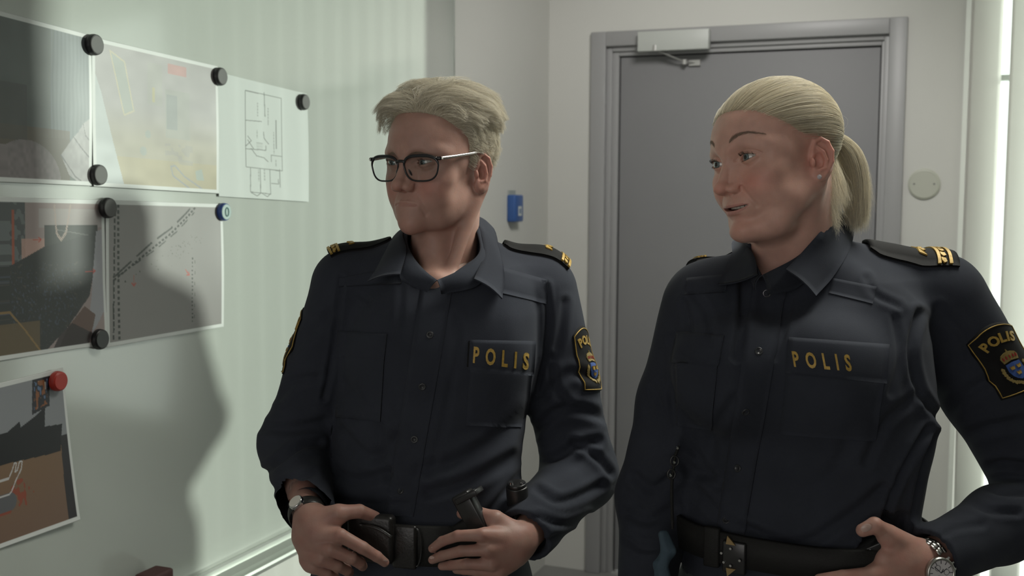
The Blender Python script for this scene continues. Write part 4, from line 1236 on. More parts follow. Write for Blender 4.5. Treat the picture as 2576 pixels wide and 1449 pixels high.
def person_left():
    P = PL; D0 = 1.80
    Rt, Ft = turned(16)
    rows = rows_px([(600, 1112, 70, 6), (640, 1114, 150, 7), (668, 1116, 205, 8), (710, 1116, 238, 9.5), (780, 1112, 248, 10.5), (900, 1104, 246, 11.5), (1040, 1088, 236, 11.5),
                    (1150, 1076, 234, 11.2), (1250, 1066, 244, 11.6), (1330, 1060, 254, 12), (1400, 1058, 262, 12)], D0, Rt, Ft)
    nb = NBL
    sR, eR, wR = at(878, 728, 1.80), at(738, 1118, 1.82), at(778, 1300, 1.665)      # picture-left arm
    sL, eL, wL = at(1352, 735, 1.83), at(1462, 1190, 1.86), at(1322, 1345, 1.68)    # picture-right arm
    def sleeve(p, s, e, w, r0, r1, r2, r3):
        d = smin(cone(p, s, s + (e - s) * .5, r0, r1), cone(p, s + (e - s) * .5, e, r1, r2), .02)
        return smin(d, cone(p, e, w, r2 - .002, r3), .025)
    def f(p):
        d = sections(p, rows, Rt, Ft)
        d = smin(d, cone(p, nb + V(0, 0, .005), sR + V(0, 0, .012), .052, .045), .04)
        d = smin(d, cone(p, nb + V(0, 0, .005), sL + V(0, 0, .012), .052, .045), .04)
        d = smin(d, ell(p, at(1020, 880, 1.73), (.075, .05, .085)), .05); d = smin(d, ell(p, at(1190, 890, 1.74), (.075, .05, .085)), .05)
        a = sleeve(p, sR, eR, wR, .062, .053, .052, .041); b = sleeve(p, sL, eL, wL, .066, .060, .058, .043)
        d = smin(d, a, .022); d = smin(d, b, .022)
        # neck opening
        n = cone(p, nb + V(0, 0, .14), nb + (KL['sternum'] - nb) * .45 - V(0, 0, .0), .056, .050)
        d = smax(d, -n, .008); d = smax(d, -wedge(p, [(1015, 540), (1235, 540), (1218, 632), (1100, 712), (1030, 632)], 1.80), .006)
        # open cuffs
        for e, w, r in ((eR, wR, .0305), (eL, wL, .0325)):
            t = (w - e) / np.linalg.norm(w - e); d = smax(d, -cone(p, w - t * .02, w + t * .06, r, r + .004), .004)
            d = np.maximum(d, np.where(ball(p, w + t * .04, .075) < 0, (p - w) @ t - .004, -1))
        return d
    vs, q = sdf_polygonize(f, at(600, 1410, 1.95) + V(-.10, -.18, -.02), at(1560, 560, 1.75) + V(.10, .28, .05), .0042, lip=1.6)
    vs = cloth_noise(vs, q, .0032, 11)
    L = [
        # sleeves: folds at the elbows and down the arms
        ([(800, 1115), (760, 1120), (700, 1160), (668, 1190)], 9, 7), ([(815, 1060), (760, 1075), (700, 1080), (665, 1075)], 12, 5), ([(670, 1240), (720, 1215), (790, 1190)], 9, 5),
        ([(700, 1000), (740, 960), (800, 950)], 11, 4), ([(735, 880), (790, 830), (830, 790)], 12, 3), ([(700, 1290), (745, 1255), (800, 1240)], 8, 3), ([(860, 700), (850, 800), (835, 900), (815, 1000)], 7, 4),
        ([(1345, 1085), (1400, 1035), (1460, 1030), (1520, 1050)], 12, 6), ([(1345, 1160), (1400, 1150), (1450, 1120), (1500, 1110)], 11, 7), ([(1440, 1110), (1500, 1150), (1535, 1190)], 9, 5),
        ([(1370, 1000), (1430, 940), (1490, 950)], 12, 4), ([(1350, 1230), (1400, 1260), (1450, 1250), (1510, 1220)], 10, 6), ([(1350, 1300), (1420, 1320), (1480, 1300)], 9, 5), ([(1360, 1380), (1400, 1350), (1440, 1340)], 8, 4),
        ([(1372, 720), (1378, 800), (1372, 880), (1352, 980)], 7, 4), ([(1395, 900), (1410, 840), (1420, 760)], 9, 3), ([(1425, 1010), (1400, 980), (1380, 900)], 10, 3),
        # torso
        ([(860, 1080), (900, 1130), (950, 1150), (1000, 1100)], 14, 5), ([(830, 1180), (900, 1210), (980, 1190)], 14, 5), ([(1060, 1180), (1150, 1160), (1250, 1100), (1320, 1040)], 16, 5),
        ([(1080, 1240), (1180, 1210), (1290, 1150)], 14, 5), ([(1000, 1230), (960, 1160), (955, 1080)], 13, 4), ([(1230, 1290), (1280, 1230), (1320, 1180)], 10, 4),
        ([(1150, 800), (1145, 900), (1120, 1050), (1080, 1200)], 10, 2.0), ([(870, 960), (900, 1000), (890, 1060)], 12, 3), ([(850, 1260), (930, 1270), (1020, 1265)], 10, 4), ([(930, 760), (900, 740), (860, 735)], 6, 2),
        ([(1010, 720), (1005, 800), (990, 900)], 8, 1.6),
    ]
    vs = crease(vs, q, L)
    sh = link('shirt', fast_mesh('shirt', vs, q), CLOTH, P)
    S = Surf(vs, q)
    # placket strip down the front with stitching ridge
    f1 = quadmap(S, [(1062, 712), (1140, 716), (1040, 1300), (968, 1295)])
    slab('placket', f1, CLOTH, P, 6, 60, .0022, .002)
    buttons(S, [(1082, 843), (1063, 972), (1043, 1105), (1010, 1236)], P)
    for nm, qd in (('pocket_flap', [(852, 832), (975, 840), (968, 905), (850, 900)]), ('pocket_flap', [(1182, 855), (1345, 858), (1340, 945), (1178, 930)])):
        slab(nm, quadmap(S, qd), CLOTH, P, 14, 8, .0032, .002, lambda u: (0, 1 - .10 * abs(2 * u - 1) ** 2 * 0))
    slab('pocket', quadmap(S, [(852, 890), (968, 896), (958, 1060), (846, 1050)]), CLOTH, P, 12, 12, .0030, .005)
    slab('pocket', quadmap(S, [(1182, 925), (1336, 935), (1322, 1075), (1172, 1070)]), CLOTH, P, 12, 12, .0030, .005)
    slab('yoke', quadmap(S, [(852, 700), (1010, 668), (1010, 714), (852, 722)]), CLOTH, P, 14, 5, .0018, .002)
    slab('yoke', quadmap(S, [(1245, 668), (1378, 705), (1376, 765), (1250, 735)]), CLOTH, P, 14, 5, .0018, .002)
    name_tape(S, [(1178, 858), (1342, 878), (1338, 942), (1174, 922)], P)
    arm_patch(S, at(1478, 915, 1.815), CR * .030 - CF * -.058 + V(0, 0, -.004), (V(0, 0, 1) * .088 - CR * .014), CR * .90 - CF * .44, P)
    arm_patch(S, at(742, 870, 1.81), CR * .030 - CF * .058, (V(0, 0, 1) * .088 + CR * .030), -CR * .96 - CF * .22, P)
    # epaulettes
    g = horiz(-CF)
    epaulette(S, at(1262, 622, 1.835) + g * .022, at(1412, 690, 1.845) + g * .018, g, .052, .058, P, [('crown', .62), ('bar', .84), ('leaf', .88), ('bar', .955)], 'black epaulette with gold crown and bars')
    epaulette(S, at(985, 598, 1.82) + g * .012, at(838, 655, 1.80) + g * .008, g, .050, .056, P, [('crown', .62), ('bar', .84), ('leaf', .88), ('bar', .955)], 'black epaulette with gold crown and bars')
    # collar: two leaves, and the open stand
    A = at
    w, hq, c = place_head(KL, HL, NBL, P)
    PUSH[:] = [(Surf(w, hq), .035, .004), (S, .045, .003)]
    o = patchwork('collar_leaf', [A(1120, 560, 1.875), A(1045, 562, 1.85), A(1014, 586, 1.775), A(1022, 630, 1.71), A(1006, 690, 1.672)],
              [A(1120, 600, 1.90), A(1000, 598, 1.875), A(968, 640, 1.775), A(938, 690, 1.70), A(925, 709, 1.682)], CLOTH, P)
    patchwork('collar_leaf', [A(1120, 560, 1.875), A(1180, 540, 1.865), A(1206, 575, 1.80), A(1215, 640, 1.735), A(1192, 702, 1.672)],
              [A(1120, 600, 1.90), A(1228, 566, 1.885), A(1256, 630, 1.80), A(1268, 695, 1.725), A(1263, 752, 1.675)], CLOTH, P)
    patchwork('collar_stand', [A(1045, 566, 1.85), A(1024, 596, 1.775), A(1036, 640, 1.715), A(1066, 678, 1.685), A(1100, 705, 1.668)],
              [A(1030, 575, 1.86), A(1012, 605, 1.785), A(1010, 660, 1.70), A(1010, 705, 1.682), A(1075, 735, 1.678)], CLOTH, P)
    patchwork('collar_stand', [A(1180, 546, 1.862), A(1200, 585, 1.795), A(1206, 634, 1.735), A(1160, 676, 1.69), A(1100, 705, 1.668)],
              [A(1195, 560, 1.868), A(1218, 610, 1.80), A(1222, 670, 1.73), A(1200, 720, 1.69), A(1110, 740, 1.678)], CLOTH, P)
    # skin: head, neck, forearms and hands in one mesh
    a = at
    tR = (wR - eR) / np.linalg.norm(wR - eR)
    fR = hand_sdf([
        ([a(800, 1350, 1.620), a(856, 1347, 1.606), a(912, 1378, 1.615), a(948, 1400, 1.627), a(968, 1415, 1.636)], [.012, .0108, .0098, .0085, .0072]),
        ([a(790, 1372, 1.625), a(832, 1382, 1.606), a(884, 1404, 1.613), a(905, 1416, 1.628), a(912, 1424, 1.640)], [.012, .0108, .0098, .009, .008]),
        ([a(780, 1395, 1.628), a(808, 1408, 1.612), a(850, 1424, 1.618), a(872, 1434, 1.632), a(878, 1440, 1.645)], [.011, .0102, .0092, .0085, .0078]),
        ([a(770, 1410, 1.634), a(790, 1428, 1.622), a(824, 1442, 1.627), a(840, 1450, 1.638), a(846, 1455, 1.648)], [.010, .0092, .0085, .0078, .007]),
        ([a(800, 1312, 1.632), a(852, 1290, 1.628), a(904, 1286, 1.640), a(944, 1300, 1.662)], [.0135, .0125, .0110, .0088])],
        [(a(782, 1306, 1.648), a(800, 1340, 1.632), .022, .0225), (a(790, 1330, 1.636), a(845, 1352, 1.618), .021, .0135), (a(785, 1345, 1.638), a(822, 1384, 1.618), .021, .0135),
         (a(775, 1350, 1.642), a(798, 1405, 1.624), .020, .013), (a(770, 1350, 1.645), a(782, 1420, 1.632), .018, .012), (a(790, 1310, 1.642), a(850, 1296, 1.630), .020, .0145),
         (wR - tR * .08, a(780, 1308, 1.652), .0250, .0232)])
    fL = hand_sdf([
        ([a(1262, 1352, 1.626), a(1212, 1346, 1.606), a(1152, 1348, 1.612), a(1112, 1362, 1.626), a(1088, 1380, 1.637)], [.012, .0100, .0088, .0080, .0070]),
        ([a(1272, 1376, 1.630), a(1226, 1383, 1.608), a(1160, 1386, 1.611), a(1112, 1398, 1.625), a(1088, 1408, 1.636)], [.012, .0100, .0088, .0080, .0070]),
        ([a(1278, 1400, 1.636), a(1236, 1420, 1.616), a(1174, 1419, 1.619), a(1134, 1422, 1.632), a(1112, 1424, 1.642)], [.011, .0098, .0086, .0078, .0068]),
        ([a(1284, 1420, 1.642), a(1254, 1440, 1.624), a(1200, 1436, 1.627), a(1168, 1434, 1.638), a(1148, 1433, 1.646)], [.010, .0095, .0084, .0076, .0068]),
        ([a(1290, 1340, 1.648), a(1246, 1306, 1.640), a(1198, 1290, 1.655), a(1162, 1292, 1.668)], [.0145, .0128, .0108, .0088])],
        [(a(1308, 1362, 1.655), a(1290, 1366, 1.642), .0225, .023), (a(1290, 1360, 1.640), a(1222, 1350, 1.616), .021, .0135), (a(1290, 1376, 1.640), a(1234, 1386, 1.618), .021, .0135),
         (a(1290, 1386, 1.644), a(1242, 1414, 1.624), .020, .013), (a(1292, 1396, 1.648), a(1256, 1434, 1.632), .018, .012), (a(1296, 1350, 1.650), a(1246, 1312, 1.643), .021, .0145),
         (wL - (wL - eL) * .25, a(1310, 1360, 1.655), .027, .0240)])
    vR, qR = sdf_polygonize(fR, a(700, 1480, 1.62) + V(-.06, -.12, -.05), a(990, 1240, 1.64) + V(.06, .16, .06), .0016)
    vL, qL = sdf_polygonize(fL, a(1060, 1490, 1.62) + V(-.06, -.12, -.05), a(1420, 1230, 1.66) + V(.10, .20, .06), .0016)
    def core(p):   # what the clothes cover
        d = cone(p, at(1112, 760, 1.81), at(1075, 1300, 1.80), .085, .085)
        for s, e, w_ in ((sR, eR, wR), (sL, eL, wL)):
            d = smin(d, smin(cone(p, s, e, .038, .033), cone(p, e, w_ - (w_ - e) * .1, .033, .024), .02), .03)
        return smin(d, cone(p, nb, at(1112, 760, 1.81), .045, .06), .03)
    vC, qC = sdf_polygonize(core, at(600, 1410, 1.95) + V(-.1, -.18, -.05), at(1560, 560, 1.75) + V(.1, .28, .08), .011)
    V_, Q_ = join_arrays([(w, hq), (vR, qR), (vL, qL), (vC, qC)])
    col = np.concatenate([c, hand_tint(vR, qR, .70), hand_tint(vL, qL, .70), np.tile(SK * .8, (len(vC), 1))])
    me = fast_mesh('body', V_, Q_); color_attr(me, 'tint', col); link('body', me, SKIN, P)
    nails(P, [(a(964, 1410, 1.626), a(972, 1418, 1.634), .0055), (a(1092, 1379, 1.628), a(1084, 1385, 1.634), .0055), (a(1090, 1403, 1.626), a(1083, 1408, 1.632), .0055)])
    legs(at(1060, 1400, D0)[:2], Rt, Ft, at(1060, 1330, D0)[2] - .02, TROUSER, P, .168)
    return S, (eR, wR), (eL, wL)
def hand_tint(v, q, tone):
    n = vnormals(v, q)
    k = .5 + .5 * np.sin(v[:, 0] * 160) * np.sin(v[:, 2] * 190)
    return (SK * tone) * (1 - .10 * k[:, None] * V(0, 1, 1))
def nails(P, L):
    NM = mat('fingernail', (.52, .36, .31), .3)
    for a, b, r in L:
        d = b - a; mb = MB(); c = (a + b) / 2
        t = d / np.linalg.norm(d); n = -CF - t * (-CF @ t); n /= np.linalg.norm(n); s = np.cross(t, n)
        vs = []; fs = []; N = 14
        for k, (rr_, h) in enumerate(((1, 0), (.8, .0009), (.0, .0013))):
            for j in range(N): th = 2 * math.pi * j / N; vs.append(c + (t * math.cos(th) * 1.15 + s * math.sin(th) * .8) * r * rr_ + n * (h - .0004))
        for k in range(2):
            for j in range(N): fs.append((k * N + j, k * N + (j + 1) % N, (k + 1) * N + (j + 1) % N, (k + 1) * N + j))
        mesh('fingernail', vs, fs, NM, P, True)
# ------------------------------------------------------------------ the ponytailed person
def person_right():
    P = PR; D0 = 1.69
    Rt, Ft = turned(30)
    rows = rows_px([(610, 2010, 80, 6), (660, 2025, 160, 7.5), (700, 2035, 225, 8.5), (750, 2042, 265, 10), (850, 2040, 290, 12), (950, 2032, 306, 13), (1060, 2028, 312, 13),
                    (1170, 2018, 296, 12.5), (1290, 2008, 288, 13), (1330, 2006, 290, 13.3), (1375, 2006, 276, 12.3), (1440, 2006, 290, 13)], D0, Rt, Ft)
    nb = NBR
    sR, eR, wR = at(1782, 775, 1.66), at(1640, 1250, 1.74), at(1625, 1500, 1.66)     # picture-left arm, hanging
    sL, eL, wL = at(2362, 760, 1.71), at(2640, 1262, 1.72), at(2345, 1402, 1.555)     # picture-right arm, hand on hip
    def f(p):
        d = sections(p, rows, Rt, Ft)
        d = smin(d, cone(p, nb + V(0, 0, .0), sR + V(0, 0, .014), .055, .048), .04)
        d = smin(d, cone(p, nb + V(0, 0, .0), sL + V(0, 0, .016), .056, .052), .04)
        d = smin(d, ell(p, at(1830, 935, 1.60), (.078, .07, .085)), .05); d = smin(d, ell(p, at(2070, 950, 1.575), (.085, .075, .088)), .05)
        a = smin(cone(p, sR, sR + (eR - sR) * .5, .068, .060), cone(p, sR + (eR - sR) * .5, eR, .060, .052), .02)
        a = smin(a, cone(p, eR, wR, .052, .042), .025)
        b = smin(cone(p, sL, sL + (eL - sL) * .45, .072, .068), cone(p, sL + (eL - sL) * .45, eL, .068, .062), .02)
        b = smin(b, cone(p, eL, wL + (eL - wL) * .55, .060, .052), .02); b = smin(b, cone(p, wL + (eL - wL) * .55, wL, .052, .041), .02)
        d = smin(d, a, .022); d = smin(d, b, .020)
        n = cone(p, nb + V(0, 0, .14), nb + V(0, 0, .035), .062, .050)
        d = smax(d, -n, .008); d = smax(d, -wedge(p, [(1880, 540), (2110, 520), (2085, 560), (1990, 660), (1916, 698), (1896, 650)], 1.66), .006)
        t = (wL - eL) / np.linalg.norm(wL - eL); d = smax(d, -cone(p, wL - t * .02, wL + t * .06, .033, .036), .004)
        d = np.maximum(d, np.where(ball(p, wL + t * .04, .075) < 0, (p - wL) @ t - .004, -1))
        return d
    vs, q = sdf_polygonize(f, at(1480, 1560, 1.8) + V(-.10, -.22, -.02), at(2800, 580, 1.7) + V(.14, .30, .05), .0042, lip=1.6)
    vs = cloth_noise(vs, q, .0032, 10)
    L = [
        ([(1700, 930), (1690, 1010), (1700, 1100)], 8, 4), ([(1645, 980), (1670, 1040), (1690, 1120)], 9, 3), ([(1600, 1200), (1640, 1230), (1690, 1200)], 12, 5), ([(1575, 1290), (1630, 1310), (1690, 1280)], 12, 5),
        ([(1570, 1350), (1620, 1380), (1690, 1370)], 10, 4), ([(1690, 850), (1720, 900), (1790, 930)], 10, 3), ([(1740, 730), (1780, 790), (1790, 860)], 9, 3),
        ([(2360, 1050), (2310, 980), (2290, 880), (2310, 790)], 10, 6), ([(2370, 1060), (2420, 1000), (2480, 960)], 14, 5), ([(2475, 1178), (2520, 1165), (2576, 1170)], 10, 8), ([(2468, 1215), (2510, 1235), (2576, 1240)], 10, 7),
        ([(2440, 1262), (2490, 1285), (2560, 1290)], 9, 5), ([(2410, 1110), (2470, 1080), (2560, 1060)], 13, 5), ([(2360, 780), (2420, 840), (2440, 900)], 12, 3), ([(2340, 1370), (2400, 1330), (2470, 1320)], 9, 3),
        ([(2330, 1080), (2290, 1150), (2240, 1250), (2215, 1340)], 8, 7), ([(2350, 1090), (2315, 1200), (2290, 1330)], 7, 5), ([(2300, 1000), (2230, 1060), (2180, 1160)], 12, 4),
        ([(1710, 1150), (1760, 1190), (1840, 1180)], 14, 5), ([(1715, 1110), (1760, 1150), (1800, 1220), (1840, 1200)], 11, 4), ([(1880, 1330), (2000, 1370), (2120, 1310), (2220, 1230)], 14, 6), ([(1760, 1240), (1820, 1300), (1900, 1340)], 12, 4),
        ([(1870, 700), (1868, 800), (1850, 900)], 10, 6), ([(1990, 740), (1970, 840), (1950, 900)], 8, 3), ([(1850, 1000), (1800, 1080), (1790, 1160)], 12, 3), ([(2180, 700), (2200, 740), (2260, 770)], 8, 2.5),
        ([(2140, 1080), (2100, 1180), (2000, 1260)], 16, 2.5), ([(1720, 760), (1740, 860), (1720, 900)], 8, 3), ([(2250, 800), (2262, 900), (2240, 990)], 8, 2.5),
    ]
    vs = crease(vs, q, L)
    link('shirt', fast_mesh('shirt', vs, q), CLOTH, P)
    S = Surf(vs, q)
    slab('placket', quadmap(S, [(1898, 700), (1982, 704), (1872, 1350), (1802, 1335)]), CLOTH, P, 6, 60, .0026, .002)
    buttons(S, [(1908, 885), (1875, 1034), (1858, 1178), (1828, 1310)], P, .0060)
    buttons(S, [(1929, 738)], P, .0064, mat('glinting_button', (.12, .12, .13), .12, .6))
    for qd in ([(1705, 835), (1822, 846), (1808, 920), (1690, 912)], [(1985, 850), (2235, 868), (2228, 965), (1975, 938)]):
        slab('pocket_flap', quadmap(S, qd), CLOTH, P, 14, 8, .0036, .002)
    slab('pocket', quadmap(S, [(1700, 905), (1806, 915), (1790, 1080), (1704, 1070)]), CLOTH, P, 12, 12, .0030, .005)
    slab('pocket', quadmap(S, [(1978, 935), (2222, 958), (2200, 1110), (1962, 1090)]), CLOTH, P, 12, 12, .0030, .005)
    slab('yoke', quadmap(S, [(1728, 700), (1830, 690), (1825, 735), (1722, 742)]), CLOTH, P, 12, 5, .0018, .002)
    slab('yoke', quadmap(S, [(2095, 700), (2205, 722), (2195, 765), (2085, 738)]), CLOTH, P, 12, 5, .0018, .002)
    name_tape(S, [(1984, 874), (2156, 884), (2150, 946), (1978, 932)], P, slant=-.10)
    arm_patch(S, at(2552, 914, 1.64), (at(2576, 870, 1.655) - at(2452, 920, 1.63)) , (at(2475, 830, 1.64) - at(2545, 970, 1.655)) * .98, CR * .12 - CF * .99, P)
    g = horiz(-CF)
    bands = [('crown', .58), ('bar', .76), ('leaf', .80), ('bar', .885)]
    epaulette(S, at(2176, 592, 1.70) + g * .024, at(2368, 668, 1.72) + g * .028, g, .056, .064, P, bands, 'black epaulette with gold crown and oak-leaf bars')
    epaulette(S, at(1852, 632, 1.73), at(1738, 688, 1.69), g, .040, .046, P, bands, 'black epaulette with gold crown and oak-leaf bars')
    A = at
    w, hq, c = place_head(KR, HR, NBR, P)
    PUSH[:] = [(Surf(w, hq), .05, .004), (S, .045, .003)]
    patchwork('collar_leaf', [A(2030, 560, 1.79), A(1900, 575, 1.76), A(1872, 604, 1.69), A(1898, 645, 1.60), A(1905, 690, 1.555)],
              [A(2030, 600, 1.80), A(1860, 600, 1.79), A(1842, 640, 1.69), A(1822, 685, 1.61), A(1806, 716, 1.585)], CLOTH, P)
    patchwork('collar_leaf', [A(2050, 548, 1.78), A(2094, 524, 1.70), A(2080, 562, 1.655), A(2022, 630, 1.60), A(1976, 678, 1.565)],
              [A(2100, 590, 1.79), A(2143, 552, 1.72), A(2142, 612, 1.68), A(2100, 690, 1.61), A(2052, 745, 1.565)], CLOTH, P)
    patchwork('collar_stand', [A(1895, 590, 1.75), A(1888, 620, 1.67), A(1900, 660, 1.60), A(1916, 692, 1.56)],
              [A(1870, 600, 1.76), A(1862, 640, 1.68), A(1880, 690, 1.60), A(1900, 730, 1.56)], CLOTH, P)
    patchwork('collar_stand', [A(2090, 556, 1.70), A(2072, 582, 1.66), A(2008, 644, 1.60), A(1918, 692, 1.56)],
              [A(2110, 575, 1.71), A(2080, 630, 1.66), A(2010, 720, 1.60), A(1930, 742, 1.565)], CLOTH, P)
    a = at
    fL = hand_sdf([
        ([a(2262, 1372, 1.535), a(2222, 1336, 1.515), a(2200, 1322, 1.508), a(2170, 1334, 1.508)], [.0165, .0125, .0122, .0098]),
        ([a(2262, 1425, 1.530), a(2190, 1446, 1.505), a(2120, 1452, 1.505), a(2062, 1458, 1.515)], [.013, .0118, .0105, .0085]),
        ([a(2262, 1450, 1.530), a(2185, 1478, 1.505), a(2110, 1486, 1.505), a(2050, 1490, 1.515)], [.013, .0118, .0105, .0085]),
        ([a(2266, 1475, 1.535), a(2190, 1508, 1.510), a(2120, 1518, 1.51), a(2066, 1520, 1.52)], [.012, .011, .010, .008]),
        ([a(2272, 1495, 1.540), a(2205, 1536, 1.520), a(2145, 1546, 1.52), a(2100, 1548, 1.53)], [.011, .010, .009, .0075])],
        [(a(2312, 1412, 1.545), a(2262, 1415, 1.530), .024, .022), (a(2300, 1430, 1.545), a(2200, 1444, 1.512), .023, .0135), (a(2300, 1440, 1.545), a(2195, 1474, 1.512), .023, .0135),
         (a(2300, 1450, 1.548), a(2200, 1502, 1.518), .022, .013), (a(2300, 1390, 1.545), a(2236, 1350, 1.520), .021, .0155), (a(2270, 1400, 1.535), a(2225, 1405, 1.517), .02, .012),
         (wL - (wL - eL) * .22, a(2312, 1412, 1.547), .027, .0245)])
    fR = hand_sdf([([a(1615 + 12 * i, 1560, 1.63 - .008 * i), a(1625 + 12 * i, 1640, 1.62 - .008 * i), a(1640 + 10 * i, 1700, 1.62 - .008 * i)], [.011, .010, .008]) for i in range(4)] +
                  [([a(1640, 1520, 1.61), a(1672, 1570, 1.59), a(1680, 1610, 1.59)], [.013, .011, .009])],
                  [(wR + (eR - wR) * .2, a(1628, 1520, 1.655), .030, .023), (a(1625, 1510, 1.655), a(1618, 1565, 1.632), .023, .014), (a(1628, 1510, 1.65), a(1648, 1565, 1.612), .022, .014)])
    vL, qL = sdf_polygonize(fL, a(2020, 1580, 1.5) + V(-.05, -.10, -.04), a(2460, 1280, 1.6) + V(.12, .16, .05), .0016)
    vR, qR = sdf_polygonize(fR, a(1560, 1740, 1.6) + V(-.06, -.12, -.03), a(1720, 1420, 1.7) + V(.06, .12, .06), .0022)
    def core(p):
        d = cone(p, at(1990, 760, 1.70), at(2008, 1340, 1.69), .09, .09)
        for s, e, w_ in ((sR, eR, wR), (sL, eL, wL)):
            d = smin(d, smin(cone(p, s, e, .040, .034), cone(p, e, w_ - (w_ - e) * .1, .034, .025), .02), .03)
        return smin(d, cone(p, nb, at(1990, 760, 1.70), .048, .06), .03)
    vC, qC = sdf_polygonize(core, at(1480, 1560, 1.8) + V(-.10, -.22, -.02), at(2800, 580, 1.7) + V(.14, .30, .05), .011)
    V_, Q_ = join_arrays([(w, hq), (vL, qL), (vR, qR), (vC, qC)])
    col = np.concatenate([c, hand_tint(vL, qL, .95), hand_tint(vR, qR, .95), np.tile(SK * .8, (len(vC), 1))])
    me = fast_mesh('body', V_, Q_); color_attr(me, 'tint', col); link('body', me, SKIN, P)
    nails(P, [(a(2186, 1325, 1.496), a(2172, 1331, 1.497), .0066)])
    legs(at(2006, 1440, D0)[:2], Rt, Ft, at(2006, 1400, D0)[2] - .02, TROUSER, P, .178)
    return S, (eR, wR), (eL, wL)
# ------------------------------------------------------------------ belts, pouches, watches, keys
def belt_ring(name, O, Rt, Ft, a, b, z, h, m, P, thick=.0045, tilt=0.0, n=96, e=2.4):
    vs = []; t = np.linspace(0, 2 * math.pi, n, endpoint=False)
    for th in t:
        c, s = math.cos(th), math.sin(th); u = abs(c) ** (2 / e) * np.sign(c); v = abs(s) ** (2 / e) * np.sign(s)
        for (g, zz) in ((0, -h / 2), (thick, -h / 2 + .002), (thick, h / 2 - .002), (0, h / 2)):
            vs.append(V(O[0], O[1], 0) + Rt * (a + g) * u + Ft * (b + g) * v + V(0, 0, z + zz + tilt * v * b))
    fs = [(i * 4 + k, i * 4 + (k + 1) % 4, ((i + 1) % n) * 4 + (k + 1) % 4, ((i + 1) % n) * 4 + k) for i in range(n) for k in range(4)]
    return mesh(name, vs, fs, m, P, True)
def frame_at(p, yaw_axes, tilt=0):
    return None
def box_at(mb, c, r, u, n, hr, hu, hn):
    """box with axes right r, up u, normal n"""
    R = np.stack([r / np.linalg.norm(r), u / np.linalg.norm(u), n / np.linalg.norm(n)], 1); mb.box(c, V(hr, hu, hn), R)
def watch_round(P_label, wrist, arm, face_n, rad, wr):
    pass
